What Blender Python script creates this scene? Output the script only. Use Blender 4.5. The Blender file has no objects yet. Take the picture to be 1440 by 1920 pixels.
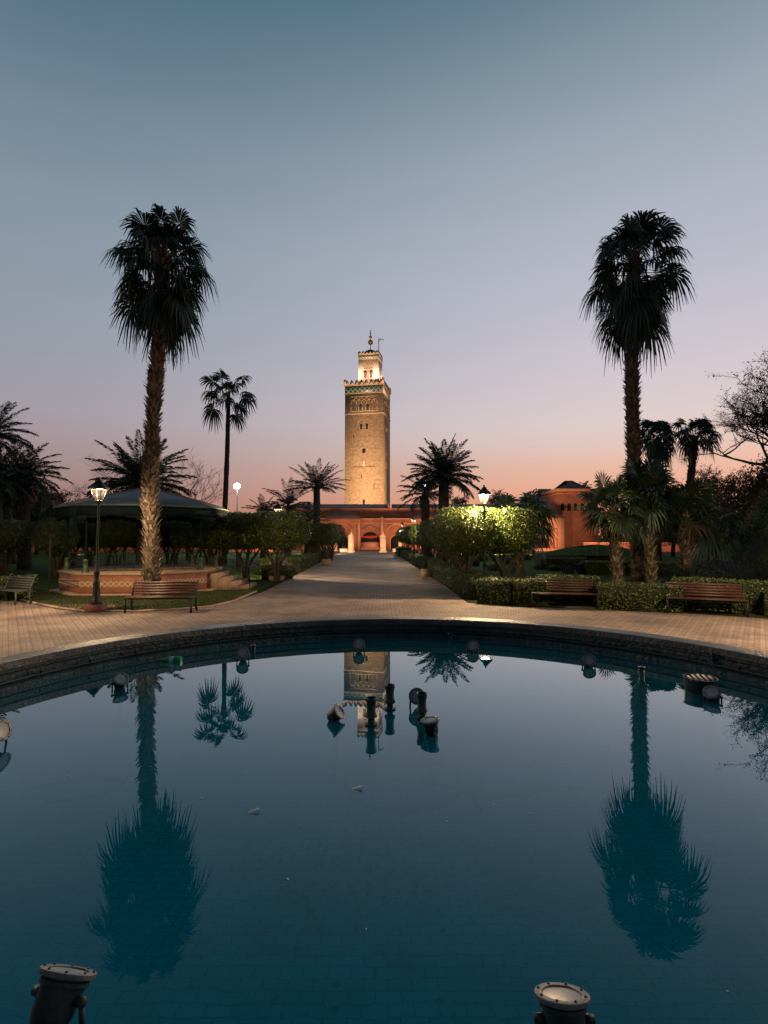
import bpy, math, random
import numpy as np
from mathutils import Vector, Matrix
R = math.radians
rng = np.random.default_rng(7)
random.seed(5)
sc = bpy.context.scene
col = sc.collection

# ------------------------------------------------------------------ camera
F = 1000.0; PITCH = math.atan(0.047); CZ = 2.2
cam = bpy.data.cameras.new('camera'); cam_o = bpy.data.objects.new('camera', cam); col.objects.link(cam_o)
cam_o.location = (0, 0, CZ); cam_o.rotation_euler = (R(90) + PITCH, 0, 0)
cam.sensor_fit = 'VERTICAL'; cam.sensor_height = 36; cam.lens = 36 * F / 1920
cam.clip_start = 0.05; cam.clip_end = 4000
sc.camera = cam_o
sc.view_settings.view_transform = 'Standard'; sc.view_settings.look = 'None'
sc.view_settings.exposure = 0.0; sc.view_settings.gamma = 1.0
sc.cycles.max_bounces = 8; sc.cycles.transparent_max_bounces = 12
sc.cycles.caustics_reflective = False; sc.cycles.caustics_refractive = False
sc.cycles.sample_clamp_indirect = 3.0

# ------------------------------------------------------------------ world: dusk sky
def s2l(c):
    return tuple((v/255/12.92 if v/255 <= 0.04045 else ((v/255+0.055)/1.055)**2.4) for v in c)
w = bpy.data.worlds.new('World'); sc.world = w; w.use_nodes = True
nt = w.node_tree; N = nt.nodes; L = nt.links
for n in list(N): N.remove(n)
out = N.new('ShaderNodeOutputWorld'); bg = N.new('ShaderNodeBackground'); L.new(bg.outputs[0], out.inputs[0])
tc = N.new('ShaderNodeTexCoord'); sep = N.new('ShaderNodeSeparateXYZ'); L.new(tc.outputs['Generated'], sep.inputs[0])
def ramp(stops):
    r = N.new('ShaderNodeValToRGB'); e = r.color_ramp.elements
    while len(e) > 1: e.remove(e[-1])
    e[0].position = stops[0][0]; e[0].color = s2l(stops[0][1]) + (1,)
    for p, c in stops[1:]:
        q = e.new(p); q.color = s2l(c) + (1,)
    L.new(sep.outputs[2], r.inputs[0]); return r
rl = ramp([(0.0, (138, 102, 96)), (.06, (153, 123, 119)), (.13, (158, 138, 143)), (.204, (160, 153, 163)), (.297, (148, 154, 166)), (.383, (140, 152, 165)),
           (.495, (128, 146, 160)), (.589, (108, 131, 149)), (.665, (86, 116, 134)), (.725, (70, 104, 124)), (.9, (36, 66, 86)), (1.0, (26, 54, 72))])
rr = ramp([(0.0, (230, 126, 92)), (.045, (242, 156, 120)), (.085, (238, 174, 146)), (.127, (232, 187, 168)), (.16, (228, 199, 190)), (.204, (222, 206, 206)), (.297, (206, 198, 207)), (.383, (191, 190, 203)),
           (.495, (176, 181, 195)), (.589, (155, 167, 180)), (.665, (127, 146, 160)), (.725, (100, 128, 146)), (.9, (50, 80, 98)), (1.0, (30, 58, 76))])
# azimuth factor: x / sqrt(1-z^2)
def math_n(op, a, b=None):
    m = N.new('ShaderNodeMath'); m.operation = op
    for i, v in enumerate((a, b)):
        if v is None: continue
        if isinstance(v, (int, float)): m.inputs[i].default_value = v
        else: L.new(v, m.inputs[i])
    return m.outputs[0]
z2 = math_n('MULTIPLY', sep.outputs[2], sep.outputs[2])
hor = math_n('SQRT', math_n('MAXIMUM', math_n('SUBTRACT', 1.0, z2), 0.0001))
sx = math_n('DIVIDE', sep.outputs[0], hor)
mr = N.new('ShaderNodeMapRange'); mr.interpolation_type = 'SMOOTHSTEP'
mr.inputs[1].default_value = -0.75; mr.inputs[2].default_value = 0.5
L.new(sx, mr.inputs[0])
mx = N.new('ShaderNodeMix'); mx.data_type = 'RGBA'
L.new(mr.outputs[0], mx.inputs['Factor']); L.new(rl.outputs[0], mx.inputs[6]); L.new(rr.outputs[0], mx.inputs[7])
sky = N.new('ShaderNodeTexSky'); sky.sky_type = 'NISHITA'; sky.sun_disc = False
sky.sun_elevation = R(1.0); sky.sun_rotation = R(55); sky.dust_density = 3
sm = N.new('ShaderNodeMix'); sm.data_type = 'RGBA'; sm.blend_type = 'ADD'; sm.inputs['Factor'].default_value = 0.012
L.new(mx.outputs[2], sm.inputs[6]); L.new(sky.outputs[0], sm.inputs[7])
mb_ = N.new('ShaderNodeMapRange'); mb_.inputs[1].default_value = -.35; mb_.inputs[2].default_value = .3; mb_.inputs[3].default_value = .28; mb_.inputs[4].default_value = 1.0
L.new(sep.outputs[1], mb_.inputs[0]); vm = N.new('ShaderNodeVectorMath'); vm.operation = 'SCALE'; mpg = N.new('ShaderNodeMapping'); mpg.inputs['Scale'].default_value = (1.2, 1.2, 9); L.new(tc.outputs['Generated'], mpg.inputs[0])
hz = N.new('ShaderNodeTexNoise'); hz.inputs['Scale'].default_value = 1.3; hz.inputs['Detail'].default_value = 4; L.new(mpg.outputs[0], hz.inputs['Vector'])
hm = N.new('ShaderNodeMapRange'); hm.inputs[1].default_value = .3; hm.inputs[2].default_value = .7; hm.inputs[3].default_value = .985; hm.inputs[4].default_value = 1.025; L.new(hz.outputs['Fac'], hm.inputs[0])
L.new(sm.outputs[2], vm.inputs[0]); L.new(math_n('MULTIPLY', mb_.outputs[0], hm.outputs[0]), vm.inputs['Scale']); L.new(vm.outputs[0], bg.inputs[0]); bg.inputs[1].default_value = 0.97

sun = bpy.data.lights.new('sun', 'SUN'); sun.energy = 0.12; sun.angle = R(12); sun.color = (1, .62, .45)
sun_o = bpy.data.objects.new('sun', sun); col.objects.link(sun_o)
sun_o.rotation_euler = Vector((-math.sin(R(55)), -math.cos(R(55)), -0.05)).to_track_quat('-Z', 'Y').to_euler()

# ------------------------------------------------------------------ helpers
CP, SP = math.cos(PITCH), math.sin(PITCH)
def ray(x, y):
    u = (x-720)/F; v = (960-y)/F
    return u, CP - v*SP, SP + v*CP
def G(x, y, z=0.0):
    a, b, c = ray(x, y); t = (z-CZ)/c
    return Vector((a*t, b*t, z))
def P(x, y, Y):
    a, b, c = ray(x, y); t = Y/b
    return Vector((a*t, Y, CZ + c*t))
def Zp(y, Y): return P(720, y, Y).z

class MB:
    def __init__(s): s.V = []; s.Fc = []; s.n = 0
    def add(s, v, f, m=0):
        v = np.asarray(v, float).reshape(-1, 3); f = np.asarray(f, int)
        s.V.append(v); s.Fc.append((f + s.n, m)); s.n += len(v)
    def box(s, c, d, rz=0, m=0, top=1.0, rx=0):
        x, y, z = d[0]/2, d[1]/2, d[2]/2; k = top
        v = np.array([[-x, -y, -z], [x, -y, -z], [x, y, -z], [-x, y, -z], [-x*k, -y*k, z], [x*k, -y*k, z], [x*k, y*k, z], [-x*k, y*k, z]])
        if rx:
            a, b = math.cos(rx), math.sin(rx); v = np.stack([v[:, 0], v[:, 1]*a - v[:, 2]*b, v[:, 1]*b + v[:, 2]*a], 1)
        a, b = math.cos(rz), math.sin(rz); v = np.stack([v[:, 0]*a - v[:, 1]*b, v[:, 0]*b + v[:, 1]*a, v[:, 2]], 1)
        s.add(v + np.array(c), [[0, 3, 2, 1], [4, 5, 6, 7], [0, 1, 5, 4], [1, 2, 6, 5], [2, 3, 7, 6], [3, 0, 4, 7]], m)
    def bb(s, x0, x1, y0, y1, z0, z1, m=0):
        s.box(((x0+x1)/2, (y0+y1)/2, (z0+z1)/2), (x1-x0, y1-y0, z1-z0), 0, m)
    def tube(s, pts, rad, n=8, m=0, caps=True):
        pts = [Vector(p) for p in pts]; k = len(pts)
        if not hasattr(rad, '__len__'): rad = [rad]*k
        vs = []; prev = None
        for i, p in enumerate(pts):
            t = (pts[min(i+1, k-1)] - pts[max(i-1, 0)]).normalized()
            if prev is None:
                a = Vector((1, 0, 0)) if abs(t.x) < .8 else Vector((0, 1, 0)); prev = (a - t*a.dot(t)).normalized()
            else: prev = (prev - t*prev.dot(t)).normalized()
            b = t.cross(prev)
            for j in range(n):
                g = 2*math.pi*j/n; vs.append(p + (prev*math.cos(g) + b*math.sin(g))*rad[i])
        f = [[i*n+j, i*n+(j+1) % n, (i+1)*n+(j+1) % n, (i+1)*n+j] for i in range(k-1) for j in range(n)]
        s.add([tuple(v) for v in vs], f, m)
        if caps:
            o = s.n - len(vs)
            s.Fc.append((np.array([[o+j for j in range(n)][::-1]]), m)); s.Fc.append((np.array([[o+(k-1)*n+j for j in range(n)]]), m))
    def lathe(s, prof, c=(0, 0, 0), n=20, m=0, axis=None, a0=0.0, arc=2*math.pi, closed=False):
        """prof: list of (r,z); axis: direction for local z"""
        full = abs(arc - 2*math.pi) < 1e-6; nn = n if full else n+1
        v = []
        for r, z in prof:
            for j in range(nn):
                g = a0 + arc*j/n; v.append((r*math.cos(g), r*math.sin(g), z))
        v = np.array(v)
        if axis is not None:
            q = np.array(Vector((0, 0, 1)).rotation_difference(Vector(axis).normalized()).to_matrix()); v = v @ q.T
        k = len(prof); rows = k if closed else k-1
        f = [[i*nn+j, i*nn+(j+1) % nn, ((i+1) % k)*nn+(j+1) % nn, ((i+1) % k)*nn+j] for i in range(rows) for j in range(n)]
        s.add(v + np.array(c), f, m)
    def prism(s, poly, z0, z1, m=0):
        k = len(poly); v = [(x, y, z0) for x, y in poly] + [(x, y, z1) for x, y in poly]
        o = s.n
        s.add(v, [[i, (i+1) % k, k+(i+1) % k, k+i] for i in range(k)], m)
        s.Fc.append((np.array([[o+i for i in range(k)][::-1]]), m)); s.Fc.append((np.array([[o+k+i for i in range(k)]]), m))
    def vprism(s, poly, origin, ux, depth, m=0):
        """polygon (a,z) in a vertical plane: origin + a*ux, extruded by depth vector"""
        k = len(poly); ux = np.array(ux); d = np.array(depth); o0 = np.array(origin)
        v = [o0 + a*ux + np.array([0, 0, z]) for a, z in poly]; v2 = [p + d for p in v]
        o = s.n
        s.add(v+v2, [[i, (i+1) % k, k+(i+1) % k, k+i] for i in range(k)], m)
        s.Fc.append((np.array([[o+i for i in range(k)][::-1]]), m)); s.Fc.append((np.array([[o+k+i for i in range(k)]]), m))
    def build(s, name, mats, parent=None, smooth=False, loc=None):
        me = bpy.data.meshes.new(name)
        if s.n:
            V = np.concatenate(s.V)
            q_ = parent
            while q_ is not None: V = V - np.array(q_.location); q_ = q_.parent
            me.vertices.add(len(V)); me.vertices.foreach_set('co', V.ravel())
            lv = np.concatenate([f.ravel() for f, m in s.Fc])
            tot = np.concatenate([np.full(len(f), f.shape[1]) for f, m in s.Fc])
            mi = np.concatenate([np.full(len(f), m) for f, m in s.Fc])
            me.loops.add(len(lv)); me.loops.foreach_set('vertex_index', lv)
            me.polygons.add(len(tot)); me.polygons.foreach_set('loop_start', np.concatenate([[0], np.cumsum(tot)[:-1]]))
            me.polygons.foreach_set('material_index', mi)
            if smooth: me.polygons.foreach_set('use_smooth', np.ones(len(tot), bool))
            me.update(calc_edges=True)
        for m in (mats if isinstance(mats, (list, tuple)) else [mats]): me.materials.append(m)
        o = bpy.data.objects.new(name, me); col.objects.link(o)
        if parent is not None:
            o.parent = parent
        if smooth and s.n and smooth != 'all': 
            me.set_sharp_from_angle(angle=R(40))
        return o
def tag(o, label=None, cat=None, group=None, kind=None):
    if label: o['label'] = label
    if cat: o['category'] = cat
    if group: o['group'] = group
    if kind: o['kind'] = kind
    return o
def thing(name, label, cat, loc=(0, 0, 0), group=None):
    o = bpy.data.objects.new(name, None); o.empty_display_size = .2; col.objects.link(o); o.location = loc
    return tag(o, label, cat, group)
def dup(o, loc, rz=0, sc_=1.0, label=None, group=None, parent=None):
    c = o.copy(); col.objects.link(c)
    if parent is None:
        c.location = loc; c.rotation_euler = (0, 0, rz); c.scale = (sc_,)*3 if not hasattr(sc_, '__len__') else sc_
        if label: c['label'] = label
        if group: c['group'] = group
    else: c.parent = parent
    for ch in list(o.children): dup(ch, None, parent=c)
    return c

# ------------------------------------------------------------------ materials
def M(name, c1, c2=None, scale=5, rough=.7, bump=0, metal=0, detail=4, rnd=0, emit=0, coords='Object', trans=0, spec=.5, bscale=None):
    m = bpy.data.materials.new(name); m.use_nodes = True; t = m.node_tree; b = t.nodes['Principled BSDF']
    b.inputs['Roughness'].default_value = rough; b.inputs['Metallic'].default_value = metal
    b.inputs['Specular IOR Level'].default_value = spec
    b.inputs['Base Color'].default_value = (*c1, 1)
    if emit: b.inputs['Emission Color'].default_value = (*c1, 1); b.inputs['Emission Strength'].default_value = emit
    tc = t.nodes.new('ShaderNodeTexCoord')
    if c2:
        nz = t.nodes.new('ShaderNodeTexNoise'); nz.inputs['Scale'].default_value = scale; nz.inputs['Detail'].default_value = detail
        t.links.new(tc.outputs[coords], nz.inputs['Vector'])
        r = t.nodes.new('ShaderNodeValToRGB'); r.color_ramp.elements[0].position = .36; r.color_ramp.elements[1].position = .64
        r.color_ramp.elements[0].color = (*c1, 1); r.color_ramp.elements[1].color = (*c2, 1)
        src = nz.outputs['Fac']
        if rnd:
            g = t.nodes.new('ShaderNodeNewGeometry'); mm = t.nodes.new('ShaderNodeMix'); mm.inputs[0].default_value = rnd
            t.links.new(nz.outputs['Fac'], mm.inputs[2]); t.links.new(g.outputs['Random Per Island'], mm.inputs[3]); src = mm.outputs[0]
        t.links.new(src, r.inputs[0]); t.links.new(r.outputs[0], b.inputs['Base Color'])
    if bump:
        n2 = t.nodes.new('ShaderNodeTexNoise'); n2.inputs['Scale'].default_value = bscale or scale*3; n2.inputs['Detail'].default_value = 6
        t.links.new(tc.outputs[coords], n2.inputs['Vector'])
        bp = t.nodes.new('ShaderNodeBump'); bp.inputs['Strength'].default_value = bump; bp.inputs['Distance'].default_value = .05 if (bscale or scale*3) < 40 else .004
        t.links.new(n2.outputs['Fac'], bp.inputs['Height']); t.links.new(bp.outputs[0], b.inputs['Normal'])
    if trans:
        tr = t.nodes.new('ShaderNodeBsdfTranslucent'); mxs = t.nodes.new('ShaderNodeMixShader'); mxs.inputs[0].default_value = trans
        o = t.nodes['Material Output']
        if c2: t.links.new(r.outputs[0], tr.inputs[0])
        else: tr.inputs[0].default_value = (*c1, 1)
        t.links.new(b.outputs[0], mxs.inputs[1]); t.links.new(tr.outputs[0], mxs.inputs[2]); t.links.new(mxs.outputs[0], o.inputs[0])
    return m
def Mbrick(name, c1, c2, mortar, bw, bh, msize=.02, rough=.8, bump=.4, dist=.02, off=.5, vert=False, stain=None, stscale=.7, spec=.5, warp=0.0, soft=.3):
    m = bpy.data.materials.new(name); m.use_nodes = True; t = m.node_tree; b = t.nodes['Principled BSDF']; L = t.links
    b.inputs['Roughness'].default_value = rough; b.inputs['Specular IOR Level'].default_value = spec
    tc = t.nodes.new('ShaderNodeTexCoord'); vec = tc.outputs['Object']
    if vert:   # (x,z) plane
        sp = t.nodes.new('ShaderNodeSeparateXYZ'); cb = t.nodes.new('ShaderNodeCombineXYZ'); L.new(vec, sp.inputs[0])
        ad = t.nodes.new('ShaderNodeMath'); ad.operation = 'ADD'; L.new(sp.outputs[0], ad.inputs[0]); L.new(sp.outputs[1], ad.inputs[1])
        L.new(ad.outputs[0], cb.inputs[0]); L.new(sp.outputs[2], cb.inputs[1]); vec = cb.outputs[0]
    nz = t.nodes.new('ShaderNodeTexNoise'); nz.inputs['Scale'].default_value = 1.5/max(bh, .01)*.4; nz.inputs['Detail'].default_value = 2; L.new(vec, nz.inputs['Vector'])
    sc2 = t.nodes.new('ShaderNodeVectorMath'); sc2.operation = 'SCALE'; sc2.inputs['Scale'].default_value = dist; L.new(nz.outputs['Color'], sc2.inputs[0])
    av = t.nodes.new('ShaderNodeVectorMath'); L.new(vec, av.inputs[0]); L.new(sc2.outputs[0], av.inputs[1]); vec2 = av.outputs[0]
    if warp:
        wv = t.nodes.new('ShaderNodeTexWave'); wv.wave_type = 'BANDS'; wv.bands_direction = 'X'; wv.inputs['Scale'].default_value = 1/bw*.314*2; wv.inputs['Distortion'].default_value = 0
        L.new(vec, wv.inputs['Vector']); ms = t.nodes.new('ShaderNodeMath'); ms.operation = 'MULTIPLY'; ms.inputs[1].default_value = warp; L.new(wv.outputs['Fac'], ms.inputs[0])
        cc = t.nodes.new('ShaderNodeCombineXYZ'); L.new(ms.outputs[0], cc.inputs[1]); aw = t.nodes.new('ShaderNodeVectorMath'); L.new(vec2, aw.inputs[0]); L.new(cc.outputs[0], aw.inputs[1]); vec2 = aw.outputs[0]
    bt = t.nodes.new('ShaderNodeTexBrick'); bt.inputs['Scale'].default_value = 1; bt.offset = off
    bt.inputs['Brick Width'].default_value = bw; bt.inputs['Row Height'].default_value = bh; bt.inputs['Mortar Size'].default_value = msize
    bt.inputs['Mortar Smooth'].default_value = soft; bt.inputs['Bias'].default_value = 0
    bt.inputs['Color1'].default_value = (*c1, 1); bt.inputs['Color2'].default_value = (*c2, 1); bt.inputs['Mortar'].default_value = (*mortar, 1)
    L.new(vec2, bt.inputs['Vector']); cout = bt.outputs['Color']
    n3 = t.nodes.new('ShaderNodeTexNoise'); n3.inputs['Scale'].default_value = stscale; n3.inputs['Detail'].default_value = 7; n3.inputs['Roughness'].default_value = .65; L.new(vec, n3.inputs['Vector'])
    if stain:
        rp = t.nodes.new('ShaderNodeValToRGB'); rp.color_ramp.elements[0].position = .38; rp.color_ramp.elements[1].position = .66
        rp.color_ramp.elements[0].color = (*stain, 1); rp.color_ramp.elements[1].color = (1, 1, 1, 1); L.new(n3.outputs['Fac'], rp.inputs[0])
        mm = t.nodes.new('ShaderNodeMix'); mm.data_type = 'RGBA'; mm.blend_type = 'MULTIPLY'; mm.inputs[0].default_value = 1
        L.new(cout, mm.inputs[6]); L.new(rp.outputs[0], mm.inputs[7]); cout = mm.outputs[2]
    L.new(cout, b.inputs['Base Color'])
    bp = t.nodes.new('ShaderNodeBump'); bp.inputs['Strength'].default_value = bump; bp.inputs['Distance'].default_value = .02
    sb = t.nodes.new('ShaderNodeMath'); sb.operation = 'SUBTRACT'; L.new(n3.outputs['Fac'], sb.inputs[0]); L.new(bt.outputs['Fac'], sb.inputs[1])
    L.new(sb.outputs[0], bp.inputs['Height']); L.new(bp.outputs[0], b.inputs['Normal'])
    return m
def Memit(name, c, s):
    m = bpy.data.materials.new(name); m.use_nodes = True; t = m.node_tree; b = t.nodes['Principled BSDF']
    b.inputs['Base Color'].default_value = (*c, 1); b.inputs['Emission Color'].default_value = (*c, 1); b.inputs['Emission Strength'].default_value = s
    return m

m_paver = Mbrick('paver', (.37, .285, .225), (.29, .22, .175), (.075, .06, .05), .24, .17, .012, .75, .7, .05, stain=(.5, .5, .52), stscale=.6, warp=.09)
m_path = Mbrick('path_paver', (.38, .31, .26), (.31, .25, .215), (.10, .085, .075), .24, .14, .014, .75, .6, .03, stain=(.6, .6, .62), stscale=.5, warp=.05)
m_court = Mbrick('court_paver', (.42, .2, .13), (.36, .17, .11), (.2, .1, .07), .5, .5, .02, .8, .3)
m_band = M('pale_band', (.36, .29, .24), (.44, .36, .3), 3, .7, .3)
m_curb = M('curb_stone', (.28, .2, .16), (.36, .27, .21), 4, .8, .4)
m_grass = M('lawn_grass', (.03, .07, .022), (.075, .11, .035), 2.2, 1, .6, bscale=60, spec=.03)
m_blade = M('grass_blade', (.03, .055, .018), (.08, .095, .03), 3, .8, rnd=.8, trans=.1)
m_ground = M('ground_earth', (.016, .026, .014), (.05, .042, .028), .35, 1, .5, bscale=20, detail=8, spec=.03)
m_soil = M('soil_bare', (.22, .13, .08), (.3, .19, .12), 2, .9, .5)
m_rim = M('rim_concrete', (.055, .07, .08), (.12, .13, .14), 2.5, .45, .5, spec=.3, detail=8, bscale=25)
m_basin = M('basin_wall', (.005, .026, .036), (.018, .056, .07), 3, .6, .6, detail=9, bscale=18)
m_floor = Mbrick('basin_floor', (.004, .46, .60), (.006, .55, .70), (.003, .20, .28), .10, .06, .004, .9, .2, .05, stain=(.5, .62, .64), stscale=2.6, soft=.6)
m_metal = M('fixture_metal', (.012, .028, .034), (.032, .055, .062), 20, .5, .5, .3, bscale=80)
m_hose = M('sunken_hose', (.004, .3, .33), (.006, .36, .4), 20, .9, spec=0)
m_litter = M('sunken_leaf', (.004, .10, .11), (.006, .22, .22), 20, .9, spec=0)
m_fglass = M('fixture_glass', (.17, .23, .26), (.30, .36, .38), 12, .35)
m_flange = M('fixture_flange', (.10, .125, .13), (.19, .21, .21), 30, .5, .5, .2, bscale=90)
m_nozzle = M('nozzle_bronze', (.022, .045, .05), (.05, .08, .085), 25, .55, .4, .4)
m_iron = M('black_iron', (.006, .010, .012), (.012, .018, .02), 10, .5, .1, .4)
m_green = M('green_iron', (.03, .07, .035), (.05, .1, .05), 10, .5, .1, .2)
m_brickred = Mbrick('red_brick', (.22, .08, .06), (.16, .06, .05), (.1, .07, .06), .2, .07, .008, .85, .5, .005, vert=True)
m_wood = M('bench_wood', (.04, .016, .012), (.075, .03, .02), 14, .5, .2, coords='Object')
m_greybench = M('grey_bench', (.03, .036, .036), (.055, .063, .063), 10, .6, .2)
m_pole = m_iron
m_trunk = M('palm_trunk', (.05, .041, .031), (.12, .092, .068), 6, .95, .7, rnd=.6, bscale=30)
m_boot = M('palm_boot', (.10, .08, .06), (.35, .27, .195), 6, .95, .4, rnd=.8, bscale=30)
m_trunk2 = M('thin_palm_trunk', (.03, .028, .024), (.07, .056, .045), 8, .95, .6)
m_bark = M('orange_bark', (.03, .026, .02), (.07, .055, .04), 9, .95, .6)
m_twig = M('twig_bark', (.03, .025, .022), (.05, .04, .035), 9, .95)
m_fan = M('fan_leaf', (.014, .042, .032), (.04, .075, .048), 2, .6, rnd=.75, trans=.08)
m_fanlow = M('low_fan_leaf', (.010, .034, .026), (.042, .07, .034), 2, .45, rnd=.7, trans=.05)
m_dead = M('dead_fan_leaf', (.035, .03, .022), (.12, .085, .055), 3, .9, rnd=.8)
m_date = M('date_leaf', (.010, .030, .025), (.028, .052, .038), 2, .6, rnd=.6, trans=.04)
m_cit = M('citrus_leaf', (.010, .036, .012), (.115, .15, .026), 2.5, .38, rnd=.75, trans=.12)
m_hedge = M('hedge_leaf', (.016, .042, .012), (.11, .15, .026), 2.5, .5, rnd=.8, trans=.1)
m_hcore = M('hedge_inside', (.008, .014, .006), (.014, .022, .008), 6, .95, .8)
m_dark = M('evergreen_leaf', (.006, .018, .014), (.02, .034, .022), 2, .7, rnd=.6)
m_sparse = M('sparse_leaf', (.02, .024, .014), (.05, .045, .025), 2, .8, rnd=.6)
m_terra = Mbrick('terracotta_render', (.50, .19, .105), (.44, .165, .09), (.36, .13, .075), 1.2, .5, .02, .9, .5, .1, vert=True, stain=(.66, .6, .6), stscale=.35)
m_terra2 = M('terracotta_trim', (.52, .22, .13), (.6, .27, .16), 1.2, .9, .3)
m_roof = M('grey_tile_roof', (.11, .085, .08), (.15, .12, .11), 4, .8, .4)
m_rooft = Mbrick('clay_tile_roof', (.19, .09, .07), (.15, .075, .06), (.06, .035, .03), .25, 5, .05, .85, .8, .01, off=0)
m_dark_in = M('opening_shade', (.008, .008, .009), None, 1, .9)  # near-black panels close windows and doorways; recess shade put into the colour
m_stone = Mbrick('minaret_stone', (.54, .365, .225), (.40, .265, .16), (.26, .165, .10), 1.1, .5, .04, .9, .8, .1, vert=True, stain=(.7, .66, .62), stscale=1.1, soft=.5)
m_stonet = M('minaret_trim', (.34, .24, .155), (.44, .315, .21), 1, .9, .4)
m_merlon = M('merlon_stone', (.36, .24, .155), (.46, .31, .2), 1, .9, .4)
m_pink = M('lantern_render', (.68, .50, .38), (.76, .58, .45), .8, .85, .3)
m_pinkd = M('lantern_fretwork', (.26, .14, .085), (.32, .18, .11), 1.5, .9)  # darker lantern tone, paints the shade of fretwork and window recesses
m_pillar = M('pale_pillar', (.5, .34, .22), (.6, .42, .28), 2, .85, .3)
m_white = M('white_plaster', (.6, .52, .42), (.7, .6, .5), 2, .8, .2)
m_roofblue = M('blue_grey_metal_roof', (.032, .058, .078), (.055, .085, .108), 3, .55, .2, .3)
m_fascia = M('dark_fascia', (.004, .010, .012), (.007, .014, .017), 5, .9, spec=.05)
m_coping = M('stone_coping', (.30, .21, .145), (.38, .27, .19), 3, .8, .3)
m_copper = M('copper_ball', (.14, .1, .07), (.2, .14, .1), 6, .5, 0, .6)
m_dome = M('dark_dome', (.03, .035, .03), (.06, .06, .05), 3, .7, .2)
m_red = M('red_cloth', (.6, .05, .02), None, 1, .8)
m_bulb = Memit('lamp_bulb', (1, .86, .62), 60)
m_led = Memit('led_head', (.9, 1, .97), 420)
m_ledsmall = Memit('small_led', (.9, 1, .97), 60)
def m_transp(name, c, fac):
    m = bpy.data.materials.new(name); m.use_nodes = True; t = m.node_tree; b = t.nodes['Principled BSDF']
    b.inputs['Base Color'].default_value = (*c, 1); b.inputs['Roughness'].default_value = .15
    tr = t.nodes.new('ShaderNodeBsdfTransparent'); mx = t.nodes.new('ShaderNodeMixShader'); mx.inputs[0].default_value = fac
    t.links.new(tr.outputs[0], mx.inputs[1]); t.links.new(b.outputs[0], mx.inputs[2]); t.links.new(mx.outputs[0], t.nodes['Material Output'].inputs[0]); return m
m_pane = m_transp('lantern_pane', (.9, .85, .75), .0012)
t_ = m_pane.node_tree; tl_ = t_.nodes.new('ShaderNodeBsdfTranslucent'); tl_.inputs[0].default_value = (.9, .85, .75, 1); t_.links.new(tl_.outputs[0], [n for n in t_.nodes if n.type == 'MIX_SHADER'][0].inputs[2])
m_bottle = M('green_plastic', (.01, .35, .12), (.02, .42, .16), 10, .2)
m_cup = M('white_cup', (.55, .65, .68), (.6, .7, .73), 5, .7)
def tile_mat(name, a, b_, c, s):
    m = bpy.data.materials.new(name); m.use_nodes = True; t = m.node_tree; b = t.nodes['Principled BSDF']; L = t.links
    tc = t.nodes.new('ShaderNodeTexCoord'); sp = t.nodes.new('ShaderNodeSeparateXYZ'); cb = t.nodes.new('ShaderNodeCombineXYZ')
    L.new(tc.outputs['Object'], sp.inputs[0]); ad = t.nodes.new('ShaderNodeMath'); L.new(sp.outputs[0], ad.inputs[0]); L.new(sp.outputs[1], ad.inputs[1])
    L.new(ad.outputs[0], cb.inputs[0]); L.new(sp.outputs[2], cb.inputs[1])
    v = t.nodes.new('ShaderNodeTexVoronoi'); v.feature = 'DISTANCE_TO_EDGE'; v.inputs['Scale'].default_value = s; v.inputs['Randomness'].default_value = 0
    mp = t.nodes.new('ShaderNodeMapping'); mp.inputs['Rotation'].default_value = (0, 0, R(45)); L.new(cb.outputs[0], mp.inputs[0]); L.new(mp.outputs[0], v.inputs['Vector'])
    r = t.nodes.new('ShaderNodeValToRGB'); r.color_ramp.interpolation = 'CONSTANT'; e = r.color_ramp.elements
    e[0].color = (*a, 1); e[0].position = 0; e[1].position = .1; e[1].color = (*b_, 1); q = e.new(.36); q.color = (*c, 1)
    L.new(v.outputs[0], r.inputs[0]); L.new(r.outputs[0], b.inputs['Base Color']); b.inputs['Roughness'].default_value = .4
    return m
m_tile = tile_mat('green_mosaic', (.20, .22, .18), (.012, .045, .042), (.025, .08, .068), .8)
m_tile2 = tile_mat('pale_mosaic', (.04, .1, .09), (.42, .36, .28), (.08, .12, .1), 1.3)
m_plat = Mbrick('platform_tile', (.36, .16, .10), (.30, .13, .08), (.2, .1, .07), .11, .11, .008, .7, .4, .0, off=0, vert=True, stain=(.7, .65, .6), stscale=2)
m_dia = tile_mat('diamond_tile', (.12, .06, .05), (.50, .34, .2), (.3, .12, .08), 6.5)

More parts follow.
